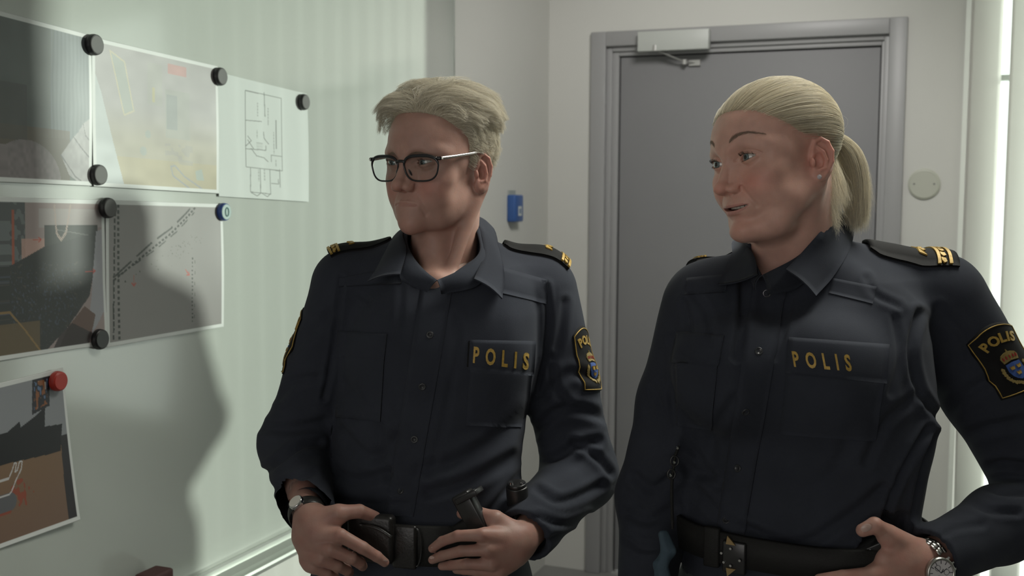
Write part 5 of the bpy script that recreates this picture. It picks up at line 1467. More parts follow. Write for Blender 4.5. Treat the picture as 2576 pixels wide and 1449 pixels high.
def gear():
    # ---- the short-haired person's belt
    Rt, Ft = turned(16); c = at(1060, 1372, 1.80); c[2] = at(1018, 1374, 1.66)[2]
    B1 = empty('duty_belt', (c[0], c[1], c[2]), 'wide black duty belt with pouches round the waist of the short-haired person', 'belt')
    front = 1.80 - .128
    a_, b_ = 252 * 1.8 / FPX + .006, .130
    belt_ring('strap', c, Rt, Ft, a_, b_, c[2], .062, WEB, B1, .006)
    def bp(px, py, out=.01):   # point on the belt's outer face seen at a pixel
        d = ray(px, py); best = None
        for D in np.linspace(1.55, 1.85, 600):
            p = CAM + d * D; u = (p - c) @ Rt; v = (p - c) @ Ft
            if (abs(u) / (a_ + out)) ** 2.4 + (abs(v) / (b_ + out)) ** 2.4 < 1: return p
        return CAM + d * 1.66
    up = V(0, 0, 1)
    # hook-and-loop end and buckle loop
    p = bp(1018, 1375, .008); mb = MB(); box_at(mb, p, Rt, up, Ft, .019, .033, .005); o = mb.build('keeper', LEATHER, B1, bevel=.004)
    e = [bp(1046 + 14 * math.sin(t), 1378 - 48 * math.cos(t), .013) for t in np.linspace(0, math.pi, 14)]
    tube_obj('buckle_loop', e, .0014, GUN, B1, seg=8)
    # leather pouch under the picture-left hand
    p1 = bp(935, 1352, .014); mb = MB(); box_at(mb, p1, Rt, up, Ft, .036, .036, .011); mb.build('leather_pouch', LEATHER, B1, bevel=.007, bseg=4)
    fl = [bp(905, 1320, .03), bp(950, 1330, .032), bp(985, 1352, .03)]
    tube_obj('pouch_flap_edge', catmull(fl, 12), .0028, LEATHER, B1, seg=8)
    # magazine standing out of its pouch
    r = at(1216, 1228, 1.62) - at(1150, 1262, 1.64); r /= np.linalg.norm(r); u = at(1182, 1240, 1.635) - at(1192, 1330, 1.64); u -= r * (u @ r); u /= np.linalg.norm(u); n = np.cross(r, u)
    if n @ CF > 0: n = -n
    mb = MB(); box_at(mb, at(1187, 1290, 1.645), r, u, n, .0150, .033, .010); body = mb.build('magazine', PLASTIC, B1, bevel=.003)
    mb = MB(); box_at(mb, at(1180, 1246, 1.640), r, u, n, .0195, .0042, .0125); mb.build('base_plate', PLASTIC, body, bevel=.0015)
    mb = MB(); box_at(mb, at(1180, 1239, 1.636), r, u, n, .010, .0012, .004); mb.build('plate_slot', GUN, body)
    mb = MB(); box_at(mb, at(1196, 1350, 1.655), r, u, n, .022, .030, .016); mb.build('magazine_pouch', WEB, B1, bevel=.004)
    # flashlight in its holder
    q = at(1300, 1222, 1.70); qd = at(1306, 1330, 1.72)
    mb = MB(); mb.cyl(qd, q, .0165, .0165, 28); mb.build('torch_holder', PLASTIC, B1, smooth=False, bevel=.002)
    mb = MB(); mb.cyl(q, q + (q - qd) / np.linalg.norm(q - qd) * .005, .0150, .0140, 28); hd = mb.build('torch', GUN, B1, bevel=.001)
    mb = MB()
    for s in (-1, 1): mb.cyl(q + CR * .009 * s - CF * .004 + V(0, 0, .003), q + CR * .009 * s - CF * .006 + V(0, 0, .007), .0038, .0030, 16)
    mb.build('chrome_stud', CHROME, hd)
    # ---- the ponytailed person's belts
    Rt2, Ft2 = turned(30); c2 = at(2006, 1412, 1.69); c2[2] = at(1848, 1402, 1.56)[2]
    B2 = empty('duty_belt', tuple(c2), 'black duty belt with quick-release metal buckle on the ponytailed person', 'belt')
    belt_ring('strap', c2, Rt2, Ft2, 296 * 1.69 / FPX + .004, .142, c2[2], .048, WEB, B2, .006, tilt=0)
    def bp2(px, py, out=.01):
        d = ray(px, py); A_, B_ = 296 * 1.69 / FPX + .004 + out, .142 + out
        for D in np.linspace(1.42, 1.75, 700):
            p = CAM + d * D; u = (p - c2) @ Rt2; v = (p - c2) @ Ft2
            if (abs(u) / A_) ** 2.4 + (abs(v) / B_) ** 2.4 < 1: return p
        return CAM + d * 1.55
    bu = bp2(1848, 1402, .008); nF = Ft2; rB = np.cross(up, nF) * -1; rB = -np.cross(nF, up) if False else np.cross(up, nF)
    BK = MB(); box_at(BK, bu, rB, up, nF, .017, .023, .005); bk = BK.build('buckle', GUN, B2, bevel=.0025); tag(bk, 'gunmetal quick-release buckle')
    for px, py in ((1838, 1380), (1815, 1391), (1861, 1410), (1838, 1423), (1821, 1414)):
        q = bp2(px, py, .015); mb = MB(); mb.cyl(q, q + nF * .0016, .0022, .0018, 14); mb.build('rivet', CHROME, bk)
    for s, (px, py) in ((1, (1838, 1362)), (-1, (1838, 1436))):
        q = bp2(px, py, .013); mb = MB(); mb.add([q + rB * .008 - V(0, 0, s * .004), q - rB * .006 - V(0, 0, s * .004), q - rB * .004 + V(0, 0, s * .008), q + rB * .008 - V(0, 0, s * .004) + nF * .003, q - rB * .006 - V(0, 0, s * .004) + nF * .003, q - rB * .004 + V(0, 0, s * .008) + nF * .003],
                                           [(0, 1, 2), (3, 5, 4), (0, 3, 4, 1), (1, 4, 5, 2), (2, 5, 3, 0)]); mb.build('release_tab', mat('brass_tab', (.35, .25, .12), .4, .8), bk)
    p = bp2(1792, 1375, .006); mb = MB(); box_at(mb, p, np.cross(up, nF), up, nF, .012, .029, .006); mb.build('keeper', WEB, B2, bevel=.003)
    # magazine under the thumb
    r = at(2225, 1352, 1.52) - at(2150, 1385, 1.535); r /= np.linalg.norm(r); u = at(2185, 1360, 1.53) - at(2195, 1440, 1.54); u -= r * (u @ r); u /= np.linalg.norm(u); n = np.cross(r, u)
    if n @ CF > 0: n = -n
    mb = MB(); box_at(mb, at(2194, 1405, 1.545), r, u, n, .0175, .026, .010); body = mb.build('magazine', PLASTIC, B2, bevel=.003)
    mb = MB(); box_at(mb, at(2188, 1374, 1.535), r, u, n, .024, .0052, .0135); mb.build('base_plate', PLASTIC, body, bevel=.0018)
    f = lambda a, b, l: at(2188, 1374, 1.535) + r * (-.019 + .038 * a) + u * (.0042 - .0085 * b) + n * (.0135 + l)
    lay('number', f, text_uv('2017', .10, .55, .8, .2, .01, 1.0), mat('pale_print', (.25, .25, .25), .6), body, .0004)
    mb = MB(); box_at(mb, at(2205, 1440, 1.55), r, u, n, .022, .022, .015); mb.build('magazine_pouch', WEB, B2, bevel=.004)
    # key bunch on a clip hanging at the hip between arm and shirt
    K = empty('key_holder', tuple(at(1700, 1130, 1.60)), 'dark metal key holder hanging between the arm and shirt of the ponytailed person', 'key holder')
    pts = [at(1708, 1122, 1.585), at(1698, 1150, 1.58), at(1694, 1180, 1.58), at(1690, 1230, 1.583), at(1692, 1330, 1.59)]
    tube_obj('strap', catmull(pts, 20), .0022, WEB, K, seg=8)
    for (x0, y0, rr_) in ((1697, 1160, .0055), (1689, 1193, .0052)):
        q = at(x0, y0, 1.578); ring_ = [q + CR * rr_ * math.cos(t) + CU * rr_ * 1.3 * math.sin(t) for t in np.linspace(0, 2 * math.pi, 20, endpoint=False)]
        tube_obj('ring', ring_, .0013, GUN, K, seg=8, closed=True)
    for (x0, y0) in ((1704, 1127), (1696, 1163), (1687, 1196)):
        q = at(x0, y0, 1.572); mb = MB(); mb.cyl(q, q - CF * .002, .0022, .0016, 14); mb.build('stud', CHROME, K)
    # pale cloth tucked in the hip pocket
    G = None
    def fg(p):
        d = chain(p, [at(1668, 1345, 1.60), at(1682, 1385, 1.595), at(1662, 1420, 1.60), at(1672, 1470, 1.60)], [.007, .010, .009, .012], .004)
        return d + .0016 * np.sin(p[:, 0] * 300 + p[:, 2] * 60) * np.cos(p[:, 1] * 260)
    v, q = sdf_polygonize(fg, at(1630, 1490, 1.6) + V(-.02, -.04, -.01), at(1700, 1330, 1.6) + V(.02, .04, .01), .0016)
    o = link('cloth_glove', fast_mesh('cloth_glove', v, q), mat('slate_blue_fabric', (.045, .075, .10), .8, bump=(300, .5, .001)))
    tag(o, 'crumpled slate-blue glove hanging at the hip of the ponytailed person, lower middle', 'glove')

def wristwatches(armR, armL):
    # leather-strap watch on the short-haired person's picture-left wrist
    e, w = armR; t = (w - e) / np.linalg.norm(w - e); c = at(773, 1292, 1.662)
    W = empty('wristwatch', tuple(c), 'slim watch on a black strap, half under the cuff of the short-haired person', 'watch')
    A = CR - t * (CR @ t); A /= np.linalg.norm(A); Bv = np.cross(t, A)
    ring = [c + (A * math.cos(a) * .0268 + Bv * math.sin(a) * .0262) for a in np.linspace(0, 2 * math.pi, 48, endpoint=False)]
    v, f = tube(ring, .010, seg=12, closed=True); vs = v.reshape(48, 12, 3); 
    for i in range(48):
        m_ = np.array(ring[i]); rad = (m_ - c) / np.linalg.norm(m_ - c); d = vs[i] - m_
        vs[i] = m_ + rad[None] * (d @ rad)[:, None] * .16 + t[None] * (d @ t)[:, None] * .85
    mesh('strap', vs.reshape(-1, 3), f, LEATHER, W, True)
    q = c + A * .022 - CF * .012 + V(0, 0, .006); q = at(777, 1262, 1.636)
    mb = MB(); nn = V(0, 0, 1) * .8 - CR * .55 - CF * .15; nn -= t * (nn @ t); nn /= np.linalg.norm(nn); q = c + nn * .0265; mb.cyl(q - nn * .003, q + nn * .005, .0120, .0112, 30); mb.build('case', CHROME, W, bevel=.0012)
    mb = MB(); mb.cyl(q + nn * .005, q + nn * .0053, .0098, seg=28); mb.build('dial', mat('pale_dial', (.6, .58, .52), .3), W)
    # steel chronograph on the ponytailed person's wrist
    e, w = armL; t = (w - e) / np.linalg.norm(w - e); c = at(2333, 1412, 1.548)
    W = empty('wristwatch', tuple(c), 'steel bracelet chronograph with a white dial on the wrist of the ponytailed person', 'watch')
    n = at(2366, 1438, 1.50) - c; n -= t * (n @ t); n /= np.linalg.norm(n); s = np.cross(t, n)
    fc = c + n * .0330 + t * .002
    fn = n * .45 - CF * .85; fn /= np.linalg.norm(fn); fc = at(2366, 1441, 1.508)
    X = CR - fn * (CR @ fn); X /= np.linalg.norm(X); Y = np.cross(fn, X); Y = Y if Y[2] > 0 else -Y
    STEEL = mat('brushed_steel', (.50, .49, .46), .28, 1.0); DARK = mat('steel_gap', (.05, .05, .05), .5, .5)
    mb = MB(); mb.cyl(fc - fn * .006, fc + fn * .001, .0205, .0208, 48); mb.build('case', STEEL, W, bevel=.0012)
    ringp = [fc + fn * .0015 + (X * math.cos(a) + Y * math.sin(a)) * .0188 for a in np.linspace(0, 2 * math.pi, 64, endpoint=False)]
    tube_obj('bezel', ringp, .0019, STEEL, W, seg=10, closed=True)
    mb = MB(); mb.cyl(fc + fn * .0008, fc + fn * .0012, .0178, seg=48); dial = mb.build('dial', mat('silver_white_dial', (.62, .60, .60), .35), W)
    mb = MB(); DK = mat('dark_marking', (.06, .06, .07), .4)
    for i in range(12):
        a = i * math.pi / 6; d = X * math.cos(a) + Y * math.sin(a); pq = np.cross(fn, d)
        mb.box(fc + fn * .0015 + d * .0145, V(.0022, .00045, .0002), np.stack([d, pq, fn], 1))
    for a, l in ((.6, .010), (2.4, .013), (1.0, .006)):
        d = X * math.cos(a) + Y * math.sin(a); pq = np.cross(fn, d); mb.box(fc + fn * .0017 + d * l * .5, V(l * .5, .0005, .0002), np.stack([d, pq, fn], 1))
    mb.build('hands', DK, dial)
    mb = MB()
    for a in (0.1, 2.2, 4.3):
        q = fc + fn * .0015 + (X * math.cos(a) + Y * math.sin(a)) * .0082
        mb.tube([q + (X * math.cos(b) + Y * math.sin(b)) * .0038 for b in np.linspace(0, 2 * math.pi, 20, endpoint=False)], .0003, closed=True, seg=6)
    mb.build('subdials', DK, dial)
    # pushers, crown
    mb = MB()
    for a in (.35, -.05, -.45):
        d = X * math.cos(a + .6) + Y * math.sin(a + .6); mb.cyl(fc - fn * .002 + d * .020, fc - fn * .002 + d * .0245, .0019, .0017, 12)
    mb.build('pusher', CHROME, W)
    # bracelet links round the wrist
    cc = c; N = 20; R0 = .0300
    lugdir = at(2325, 1378, 1.512) - fc
    for k in range(N):
        a = 2 * math.pi * k / N; rad = n * math.cos(a) + s * math.sin(a); tan = -n * math.sin(a) + s * math.cos(a)
        p = cc + rad * R0
        if math.cos(a) > .93: continue
        mb = MB()
        for j, (off, hw) in enumerate(((-.0062, .0024), (0, .0034), (.0062, .0024))):
            mb.box(p + t * off + tan * (.0015 if j == 1 else 0), V(hw, .0041, .0013), np.stack([t, tan, rad], 1))
        mb.build('bracelet_link', STEEL, W, bevel=.0004, bseg=1)
# ------------------------------------------------------------------ photographs, plan and magnets
PRINT = attr_mat('glossy_print', .36, spec=.3); PLAIN = attr_mat('matt_paper', .7, spec=.25)
def sm(a, b, x): t = np.clip((x - a) / (b - a), 0, 1); return t * t * (3 - 2 * t)
def vn(u, v, s, seed=0):   # cheap smooth noise 0..1
    r = np.random.default_rng(seed); g = r.uniform(0, 1, (40, 40)); x = (u * s) % 38; y = (v * s) % 38
    i, j = x.astype(int), y.astype(int); fx, fy = x - i, y - j; fx = fx * fx * (3 - 2 * fx); fy = fy * fy * (3 - 2 * fy)
    return (g[i, j] * (1 - fx) + g[i + 1, j] * fx) * (1 - fy) + (g[i, j + 1] * (1 - fx) + g[i + 1, j + 1] * fx) * fy
def inpoly(u, v, P):
    c = np.zeros(u.shape, bool); n = len(P)
    for i in range(n):
        (x0, y0), (x1, y1) = P[i], P[(i + 1) % n]
        if y0 == y1: continue
        c ^= ((y0 > v) != (y1 > v)) & (u < (x1 - x0) * (v - y0) / (y1 - y0) + x0)
    return c
def seg(u, v, P, asp=1.3):
    p = np.stack([u.ravel() * asp, v.ravel(), 0 * u.ravel()], 1)
    return polydist(p, [(a * asp, b, 0) for a, b in P]).reshape(u.shape)
def put(c, m, col, a=1.0):
    m = np.asarray(m, float)[..., None] * a; return c * (1 - m) + np.asarray(col) * m
def sheet(name, corners, paint, label, cat='photograph', nu=240, nv=190, m=None, group=None, off=.0012, curl=None, border=.022):
    """corners tl,tr,br,bl in pixels, all on the whiteboard plane"""
    C = [onx(*c, off) for c in corners]
    u, v = np.meshgrid(np.linspace(0, 1, nu), np.linspace(0, 1, nv), indexing='ij')
    B = lambda u, v: (C[0] * (1 - u) + C[1] * u) * (1 - v) + (C[3] * (1 - u) + C[2] * u) * v
    P3 = B(u[..., None], v[..., None])
    if curl is not None: P3[..., 0] += curl(u, v)
    if border:
        iu = np.clip((u - border) / (1 - 2 * border), 0, 1); iv = np.clip((v - border * 1.3) / (1 - 2.6 * border), 0, 1)
        c = paint(iu, iv); e = (u < border) | (u > 1 - border) | (v < border * 1.3) | (v > 1 - border * 1.3); c[e] = V(.62, .64, .62)
    else: c = paint(u, v)
    n = nu * nv; vs = np.concatenate([P3.reshape(-1, 3), P3.reshape(-1, 3) - V(.0004, 0, 0)])
    I = np.arange(n).reshape(nu, nv); q = np.stack([I[:-1, :-1], I[:-1, 1:], I[1:, 1:], I[1:, :-1]], -1).reshape(-1, 4)
    rim = np.concatenate([I[:, 0], I[-1, 1:], I[-2::-1, -1], I[0, -2:0:-1]]); r2 = np.roll(rim, -1)
    q = np.concatenate([q, q[:, ::-1] + n, np.stack([rim, r2, r2 + n, rim + n], 1)])
    me = fast_mesh(name, vs, q); color_attr(me, 'tint', np.concatenate([c.reshape(-1, 3)] * 2)); o = link(name, me, m or PRINT)
    return tag(o, label, cat, group)
def photo_livingroom(u, v):
    c = np.zeros(u.shape + (3,)) + V(.12, .135, .125)
    c *= (1 + .5 * sm(0, 1, u) - .25 * sm(.3, .6, v))[..., None]
    c = put(c, sm(.30, .75, u) * (v < .72), V(.17, .20, .19), .6)                      # curtain
    st = .5 + .5 * np.sin(u * 130 + 4 * vn(u, v, 6)); c = put(c, (u > .52) * (u + .12 * v > .56) * (v < .74 - .25 * (u - .8)), V(.13, .155, .17), .5)
    c = put(c, (u > .52) * (v < .72) * st, V(.24, .275, .28), .35)
    c = put(c, (v > .66) * (u < .75), V(.13, .105, .075), .75)                           # wooden floor
    c = put(c, (u < .24) * (v > .40) * (v < .76), V(.085, .085, .08), .6)
    e = ((u - .22) / .42) ** 2 + ((v - 1.02) / .27) ** 2 < 1; c = put(c, e, (V(.20, .175, .175) * (.85 + .3 * vn(u, v, 34)[..., None])), .95)
    P = inpoly(u, v, [(.64, .83), (.80, .70), (.86, .66), (.92, .60), (1, .56), (1, 1), (.84, 1), (.74, .96)])
    c = put(c, P, V(.36, .35, .35) * (.85 + .25 * vn(u, v, 30)[..., None]), .9)
    for l in ([(.64, .83), (.82, .97), (.9, 1)], [(.80, .70), (.90, .77), (1, .83)], [(.92, .60), (.95, .68), (1, .71)]): c = put(c, seg(u, v, l) < .006, V(.12, .12, .12), .8)
    return c * (.92 + .16 * vn(u, v, 9, 3)[..., None])
def photo_kitchen(u, v):
    c = np.zeros(u.shape + (3,)) + V(.40, .385, .385)
    c = put(c, sm(.35, .75, v), V(.42, .385, .27), .75)
    c = put(c, (v > .80) * (u > .15), V(.44, .385, .235), .9)
    c = put(c, inpoly(u, v, [(0, .22), (.045, .35), (.20, 1), (0, 1)]), V(.52, .57, .57))
    fr = [(.11, .04), (.22, .10), (.29, .45), (.215, .49)]
    c = put(c, inpoly(u, v, fr), V(.36, .40, .36), .8); c = put(c, seg(u, v, fr + [fr[0]]) < .006, V(.55, .50, .34), .9)
    c = put(c, (u > .57) * (u < .73) * (v > .04) * (v < .12), V(.52, .25, .23), .9)
    c = put(c, (u > .55) * (u < .76) * (v > .24) * (v < .62), V(.36, .375, .34), .7); c = put(c, (u > .555) * (u < .65) * (v > .28) * (v < .55), V(.27, .30, .30), .8)
    c = put(c, (u > .40) * (u < .52) * (v > .06) * (v < .38), V(.39, .40, .35), .5); c = put(c, (u > .44) * (u < .46) * (v > .25) * (v < .36), V(.50, .45, .22), .8)
    c = put(c, (u > .54) * (u < .78) * (v > .66) * (v < .82) * (vn(u, v, 30) > .5), V(.33, .32, .31), .5)
    for (a, b, r, s) in ((.40, .61, .03, 0), (.36, .74, .035, .005)): c = put(c, ((u - a) ** 2 * 1.6 + (v - b) ** 2) < r * r, V(.33, .38, .36), .8)
    c = put(c, inpoly(u, v, [(.80, .86), (.86, .84), (.88, .93), (.81, .93)]), V(.33, .42, .40), .8)
    c = put(c, seg(u, v, [(.86, 1), (.70, .91), (.62, .83), (.585, .84), (.60, .91), (.74, 1)]) < .006, V(.28, .31, .36), .9)
    c = c * .72 + V(.09, .09, .085)  # contrast cut and blacks raised: window glare painted into the print
    return c * (.92 + .16 * vn(u, v, 12, 5)[..., None])
def paper_plan(u, v):
    c = np.zeros(u.shape + (3,)) + V(.60, .635, .61)
    ink = V(.22, .23, .22)
    yt = lambda a: 181 + (a - 547) * .244; yb = lambda a: 494 + (a - 547) * .062
    W = lambda a, b: ((a - 547) / 226. * (1 + .10 * (1 - (a - 547) / 226.)), (b - yt(a)) / (yb(a) - yt(a)))
    T = lambda P: [W(a, b) for a, b in P]
    L = [[(607, 225), (607, 418), (697, 428), (697, 245), (607, 225)], [(617, 420), (615, 482), (664, 487), (664, 425)], [(640, 422), (639, 484)], [(607, 372), (655, 376), (655, 365)], [(652, 230), (654, 290)],
         [(664, 425), (690, 428), (690, 465)], [(667, 460), (686, 462), (685, 450)], [(620, 372), (632, 390), (650, 395), (660, 405)], [(668, 388), (697, 392)], [(607, 365), (620, 352), (612, 340)], [(608, 300), (645, 303)],
         [(617, 484), (630, 492), (640, 484), (655, 494), (664, 486)], [(690, 425), (690, 470)], [(612, 350), (625, 372)], [(650, 330), (651, 345), (662, 360)], [(668, 388), (668, 405)], [(682, 300), (682, 372)]]
    for P in L: c = put(c, seg(u, v, T(P), .85) < .0036, ink, .85)
    for (x, y0, y1) in ((636, 255, 290), (662, 268, 312), (676, 330, 385), (634, 325, 345), (636, 425, 455), (650, 425, 455), (680, 400, 418)):
        a, b0 = W(x, y0); b1 = W(x, y1)[1]
        c = put(c, (np.abs(u - a) < .006) * (v > b0) * (v < b1) * (np.sin(v * 700) > -.1), ink, .8)
    for i in range(5): c = put(c, (u > .40) * (u < .47) * (np.abs(v - (.52 + i * .012)) < .0018), ink, .6)
    return c
def photo_bed(u, v):
    c = np.zeros(u.shape + (3,)) + V(.29, .235, .225)
    c = put(c, (v > .04) * (u > .30) * (v < .17), V(.36, .35, .34), .5)
    c = put(c, (u < .16) * (v < .46), V(.07, .08, .08) * (1 + .8 * (vn(u, v, 30)[..., None] > .6)), .95); c = put(c, (np.abs(u - .04) < .012) * (v > .05) * (v < .42), V(.32, .09, .05), .9)
    c = put(c, (u > .12) * (u < .38) * (v > .24) * (v < .42), V(.46, .29, .24), .75)
    c = put(c, (u > .36) * (v > .15) * (v < .40) * (u < .95), V(.055, .060, .055), 1)
    bed = inpoly(u, v, [(0, .42), (.18, .36), (.35, .30), (.95, .20), (.92, .42), (.84, .66), (.60, .86), (.38, 1), (0, 1)])
    c = put(c, bed, V(.045, .048, .046), 1)
    nn = vn(u * 2.3 % 1, v * 2.1 % 1, 37, 8); sp = sm(.66, .9, nn) * sm(.36, .55, v) * (1 - sm(.80, .92, v)) * (1 - sm(.6, .8, u)); c = put(c, bed * sp, V(.085, .105, .135), .7); c = put(c, bed * sm(.8, .95, vn(u * 1.7 % 1, v * 1.9 % 1, 37, 12)) * (v > .4), V(.10, .09, .075), .6)
    c = put(c, (v > .80) * (u < .30) * (u + .4 < v), V(.13, .10, .06), .9); c = put(c, (seg(u, v, [(0, .72), (.14, .84), (.30, 1)]) < .008), V(.26, .17, .07), .8)
    c = put(c, inpoly(u, v, [(.93, .20), (1, .18), (1, .78), (.80, 1), (.78, .96), (.86, .68)]), V(.30, .30, .32), 1)
    c = put(c, inpoly(u, v, [(.60, .86), (.78, .73), (.90, .80), (.84, .95), (.78, 1), (.50, 1)]), V(.13, .085, .07), 1)
    c = put(c, inpoly(u, v, [(.50, .92), (.64, .84), (.86, .93), (.82, 1), (.44, 1)]), V(.04, .035, .035), .9)
    for o in (0, .008): c = put(c, (seg(u, v, [(.47, .02), (.475, .12), (.49, .21), (.535, .255), (.585, .21), (.615, .12), (.64, .02)]) < .012) * (np.sin(u * 300) * np.sin(v * 300) > -.5), V(.38, .30, .26), .7)
    c = put(c, seg(u, v, [(.50, .185), (.84, .225)]) < .003, V(.18, .18, .17), .8)
    for P in ([(.24, .25), (.325, .25)], [(.295, .235), (.325, .25), (.295, .265)], [(.80, .485), (.915, .485)], [(.885, .47), (.915, .485), (.885, .50)]): c = put(c, seg(u, v, P) < .0042, V(.42, .06, .04), .9)
    return c
def photo_tracks(u, v):
    c = np.zeros(u.shape + (3,)) + V(.255, .245, .235); c = put(c, sm(.3, 1, v), V(.20, .185, .18), .4)  # darker towards the bottom: shade gradient painted into the print
    ink = V(.03, .035, .03)
    def dash(P, w, per, duty, asp=1.0):
        nonlocal c
        q = np.stack([u.ravel() * asp, v.ravel()], 1); best = np.full(len(q), 9.); t = np.zeros(len(q)); acc = 0
        P = [(a * asp, b) for a, b in P]
        for (x0, y0), (x1, y1) in zip(P, P[1:]):
            L = math.hypot(x1 - x0, y1 - y0); s = ((q[:, 0] - x0) * (x1 - x0) + (q[:, 1] - y0) * (y1 - y0)) / L; s = np.clip(s, 0, L)
            d = np.hypot(q[:, 0] - x0 - s * (x1 - x0) / L, q[:, 1] - y0 - s * (y1 - y0) / L); m = d < best; best[m] = d[m]; t[m] = acc + s[m]; acc += L
        c = put(c, ((best < w) & ((t % per) < duty * per)).reshape(u.shape), ink, .95)
    dash([(.075, 0), (.075, 1)], .0085, .042, .55); dash([(.05, .05), (.045, .30), (.03, 1)], .0065, .05, .7); dash([(.035, .55), (.03, .9)], .003, .16, .8)
    dash([(.04, .55), (.30, .37), (.52, .22), (.68, .08), (.76, 0)], .0080, .035, .6); dash([(.05, .52), (.36, .28), (.52, .18), (.66, .06), (.72, 0)], .0065, .22, .75); dash([(.08, .52), (.40, .33), (.58, .20), (.74, .05)], .0045, .13, .6)
    dash([(.72, .42), (.71, .95)], .006, .032, .4); dash([(.745, .44), (.73, .95)], .0022, .09, .3)
    r = np.random.default_rng(3)
    for i in range(46):
        t = r.normal(.5, .16); a = .30 + .62 * t + r.normal() * .02; b = .50 - .32 * t + r.normal() * .035; rr_ = r.uniform(.002, .0055)
        c = put(c, ((u - a) ** 2 * 1.2 + (v - b) ** 2) < rr_ ** 2, ink, .6)
    for a, b, q in ((.13, .565, .007), (.25, .50, .006), (.22, .52, .005)): c = put(c, ((u - a) ** 2 + (v - b) ** 2) < q * q, ink, .9)
    for P in ([(.20, .53), (.20, .60)], [(.185, .585), (.20, .605), (.215, .585)], [(.655, .51), (.685, .555)], [(.665, .555), (.688, .558), (.685, .535)]): c = put(c, seg(u, v, P) < .005, V(.40, .07, .05), .9)
    return c
def photo_floor(u, v):
    c = np.zeros(u.shape + (3,)) + V(.235, .245, .26)  # wall and floor tones darkened to stand in for the shadow here
    c = put(c, v > .42, V(.185, .118, .072), 1); c = put(c, (v > .42) * sm(.5, 1, v), V(.16, .105, .085), .6)
    c = put(c, inpoly(u, v, [(0, .30), (.22, .25), (.23, .29), (.50, .24), (.66, .20), (.63, .33), (.93, .345), (.86, .52), (.60, .52), (0, .50)]), V(.022, .022, .024), 1)
    c = put(c, inpoly(u, v, [(.47, 0), (.78, 0), (.74, .20), (.43, .23)]), V(.03, .03, .035), 1)
    g = inpoly(u, v, [(.50, .02), (.74, .02), (.70, .185), (.47, .205)]); n1 = vn(u, v, 30, 4)
    c = put(c, g & (n1 > .62), V(.22, .09, .04)); c = put(c, g & (n1 < .28), V(.10, .15, .25)); c = put(c, g & (vn(u, v, 26, 7) > .78), V(.34, .32, .28))
    c = put(c, inpoly(u, v, [(.88, .42), (1, .42), (1, 1), (.86, 1), (.86, .80)]), V(.035, .032, .035), 1)
    n2 = vn(u, v, 30, 9) * .6 + vn(u, v, 16, 2) * .4; st = np.exp(-(((u - .12) / .22) ** 2 + ((v - .72) / .10) ** 2)); c = put(c, (n2 * (0.5 + st) > .60) & (st > .15), V(.26, .05, .03), .75)
    c = put(c, ((u / .10) ** 2 + ((v - .75) / .06) ** 2) < 1, V(.10, .11, .12), .95)
    c = put(c, seg(u, v, [(0, .60), (.06, .55), (.10, .51), (.13, .515), (.10, .57), (.14, .56), (.18, .51), (.22, .515), (.20, .56), (.10, .63), (.03, .69), (0, .70)], .8) < .0055, V(.50, .50, .50), .9)
    return c
def magnet(px, py, label, body, face, r=.0205, off=.002, cap=None, h=.013):
    c = onx(px, py, 0.0) + V(off, 0, 0)
    T = empty('magnet', tuple(c), label, 'magnet', None)
    prof = [(r * .94, 0), (r, .002), (r, h * .55), (r * .97, h * .75), (r * .93, h)]
    N = 48
    def lathe(name, prof, m, close=True):
        vs = [c + V(x, rr_ * math.cos(2 * math.pi * j / N), rr_ * math.sin(2 * math.pi * j / N)) for rr_, x in prof for j in range(N)]
        fs = [(k * N + j, k * N + (j + 1) % N, (k + 1) * N + (j + 1) % N, (k + 1) * N + j) for k in range(len(prof) - 1) for j in range(N)] + [tuple(range((len(prof) - 1) * N, len(prof) * N)), tuple(range(N))[::-1]]
        return mesh(name, vs, fs, m, T)
    o = lathe('rim', prof, body); b = o.modifiers.new('bevel', 'BEVEL'); b.width = .001; b.limit_method = 'ANGLE'
    lathe('face', [(r * .86, h * .8), (r * .86, h + .0006), (r * .80, h + .0012)], face)
    return T, c
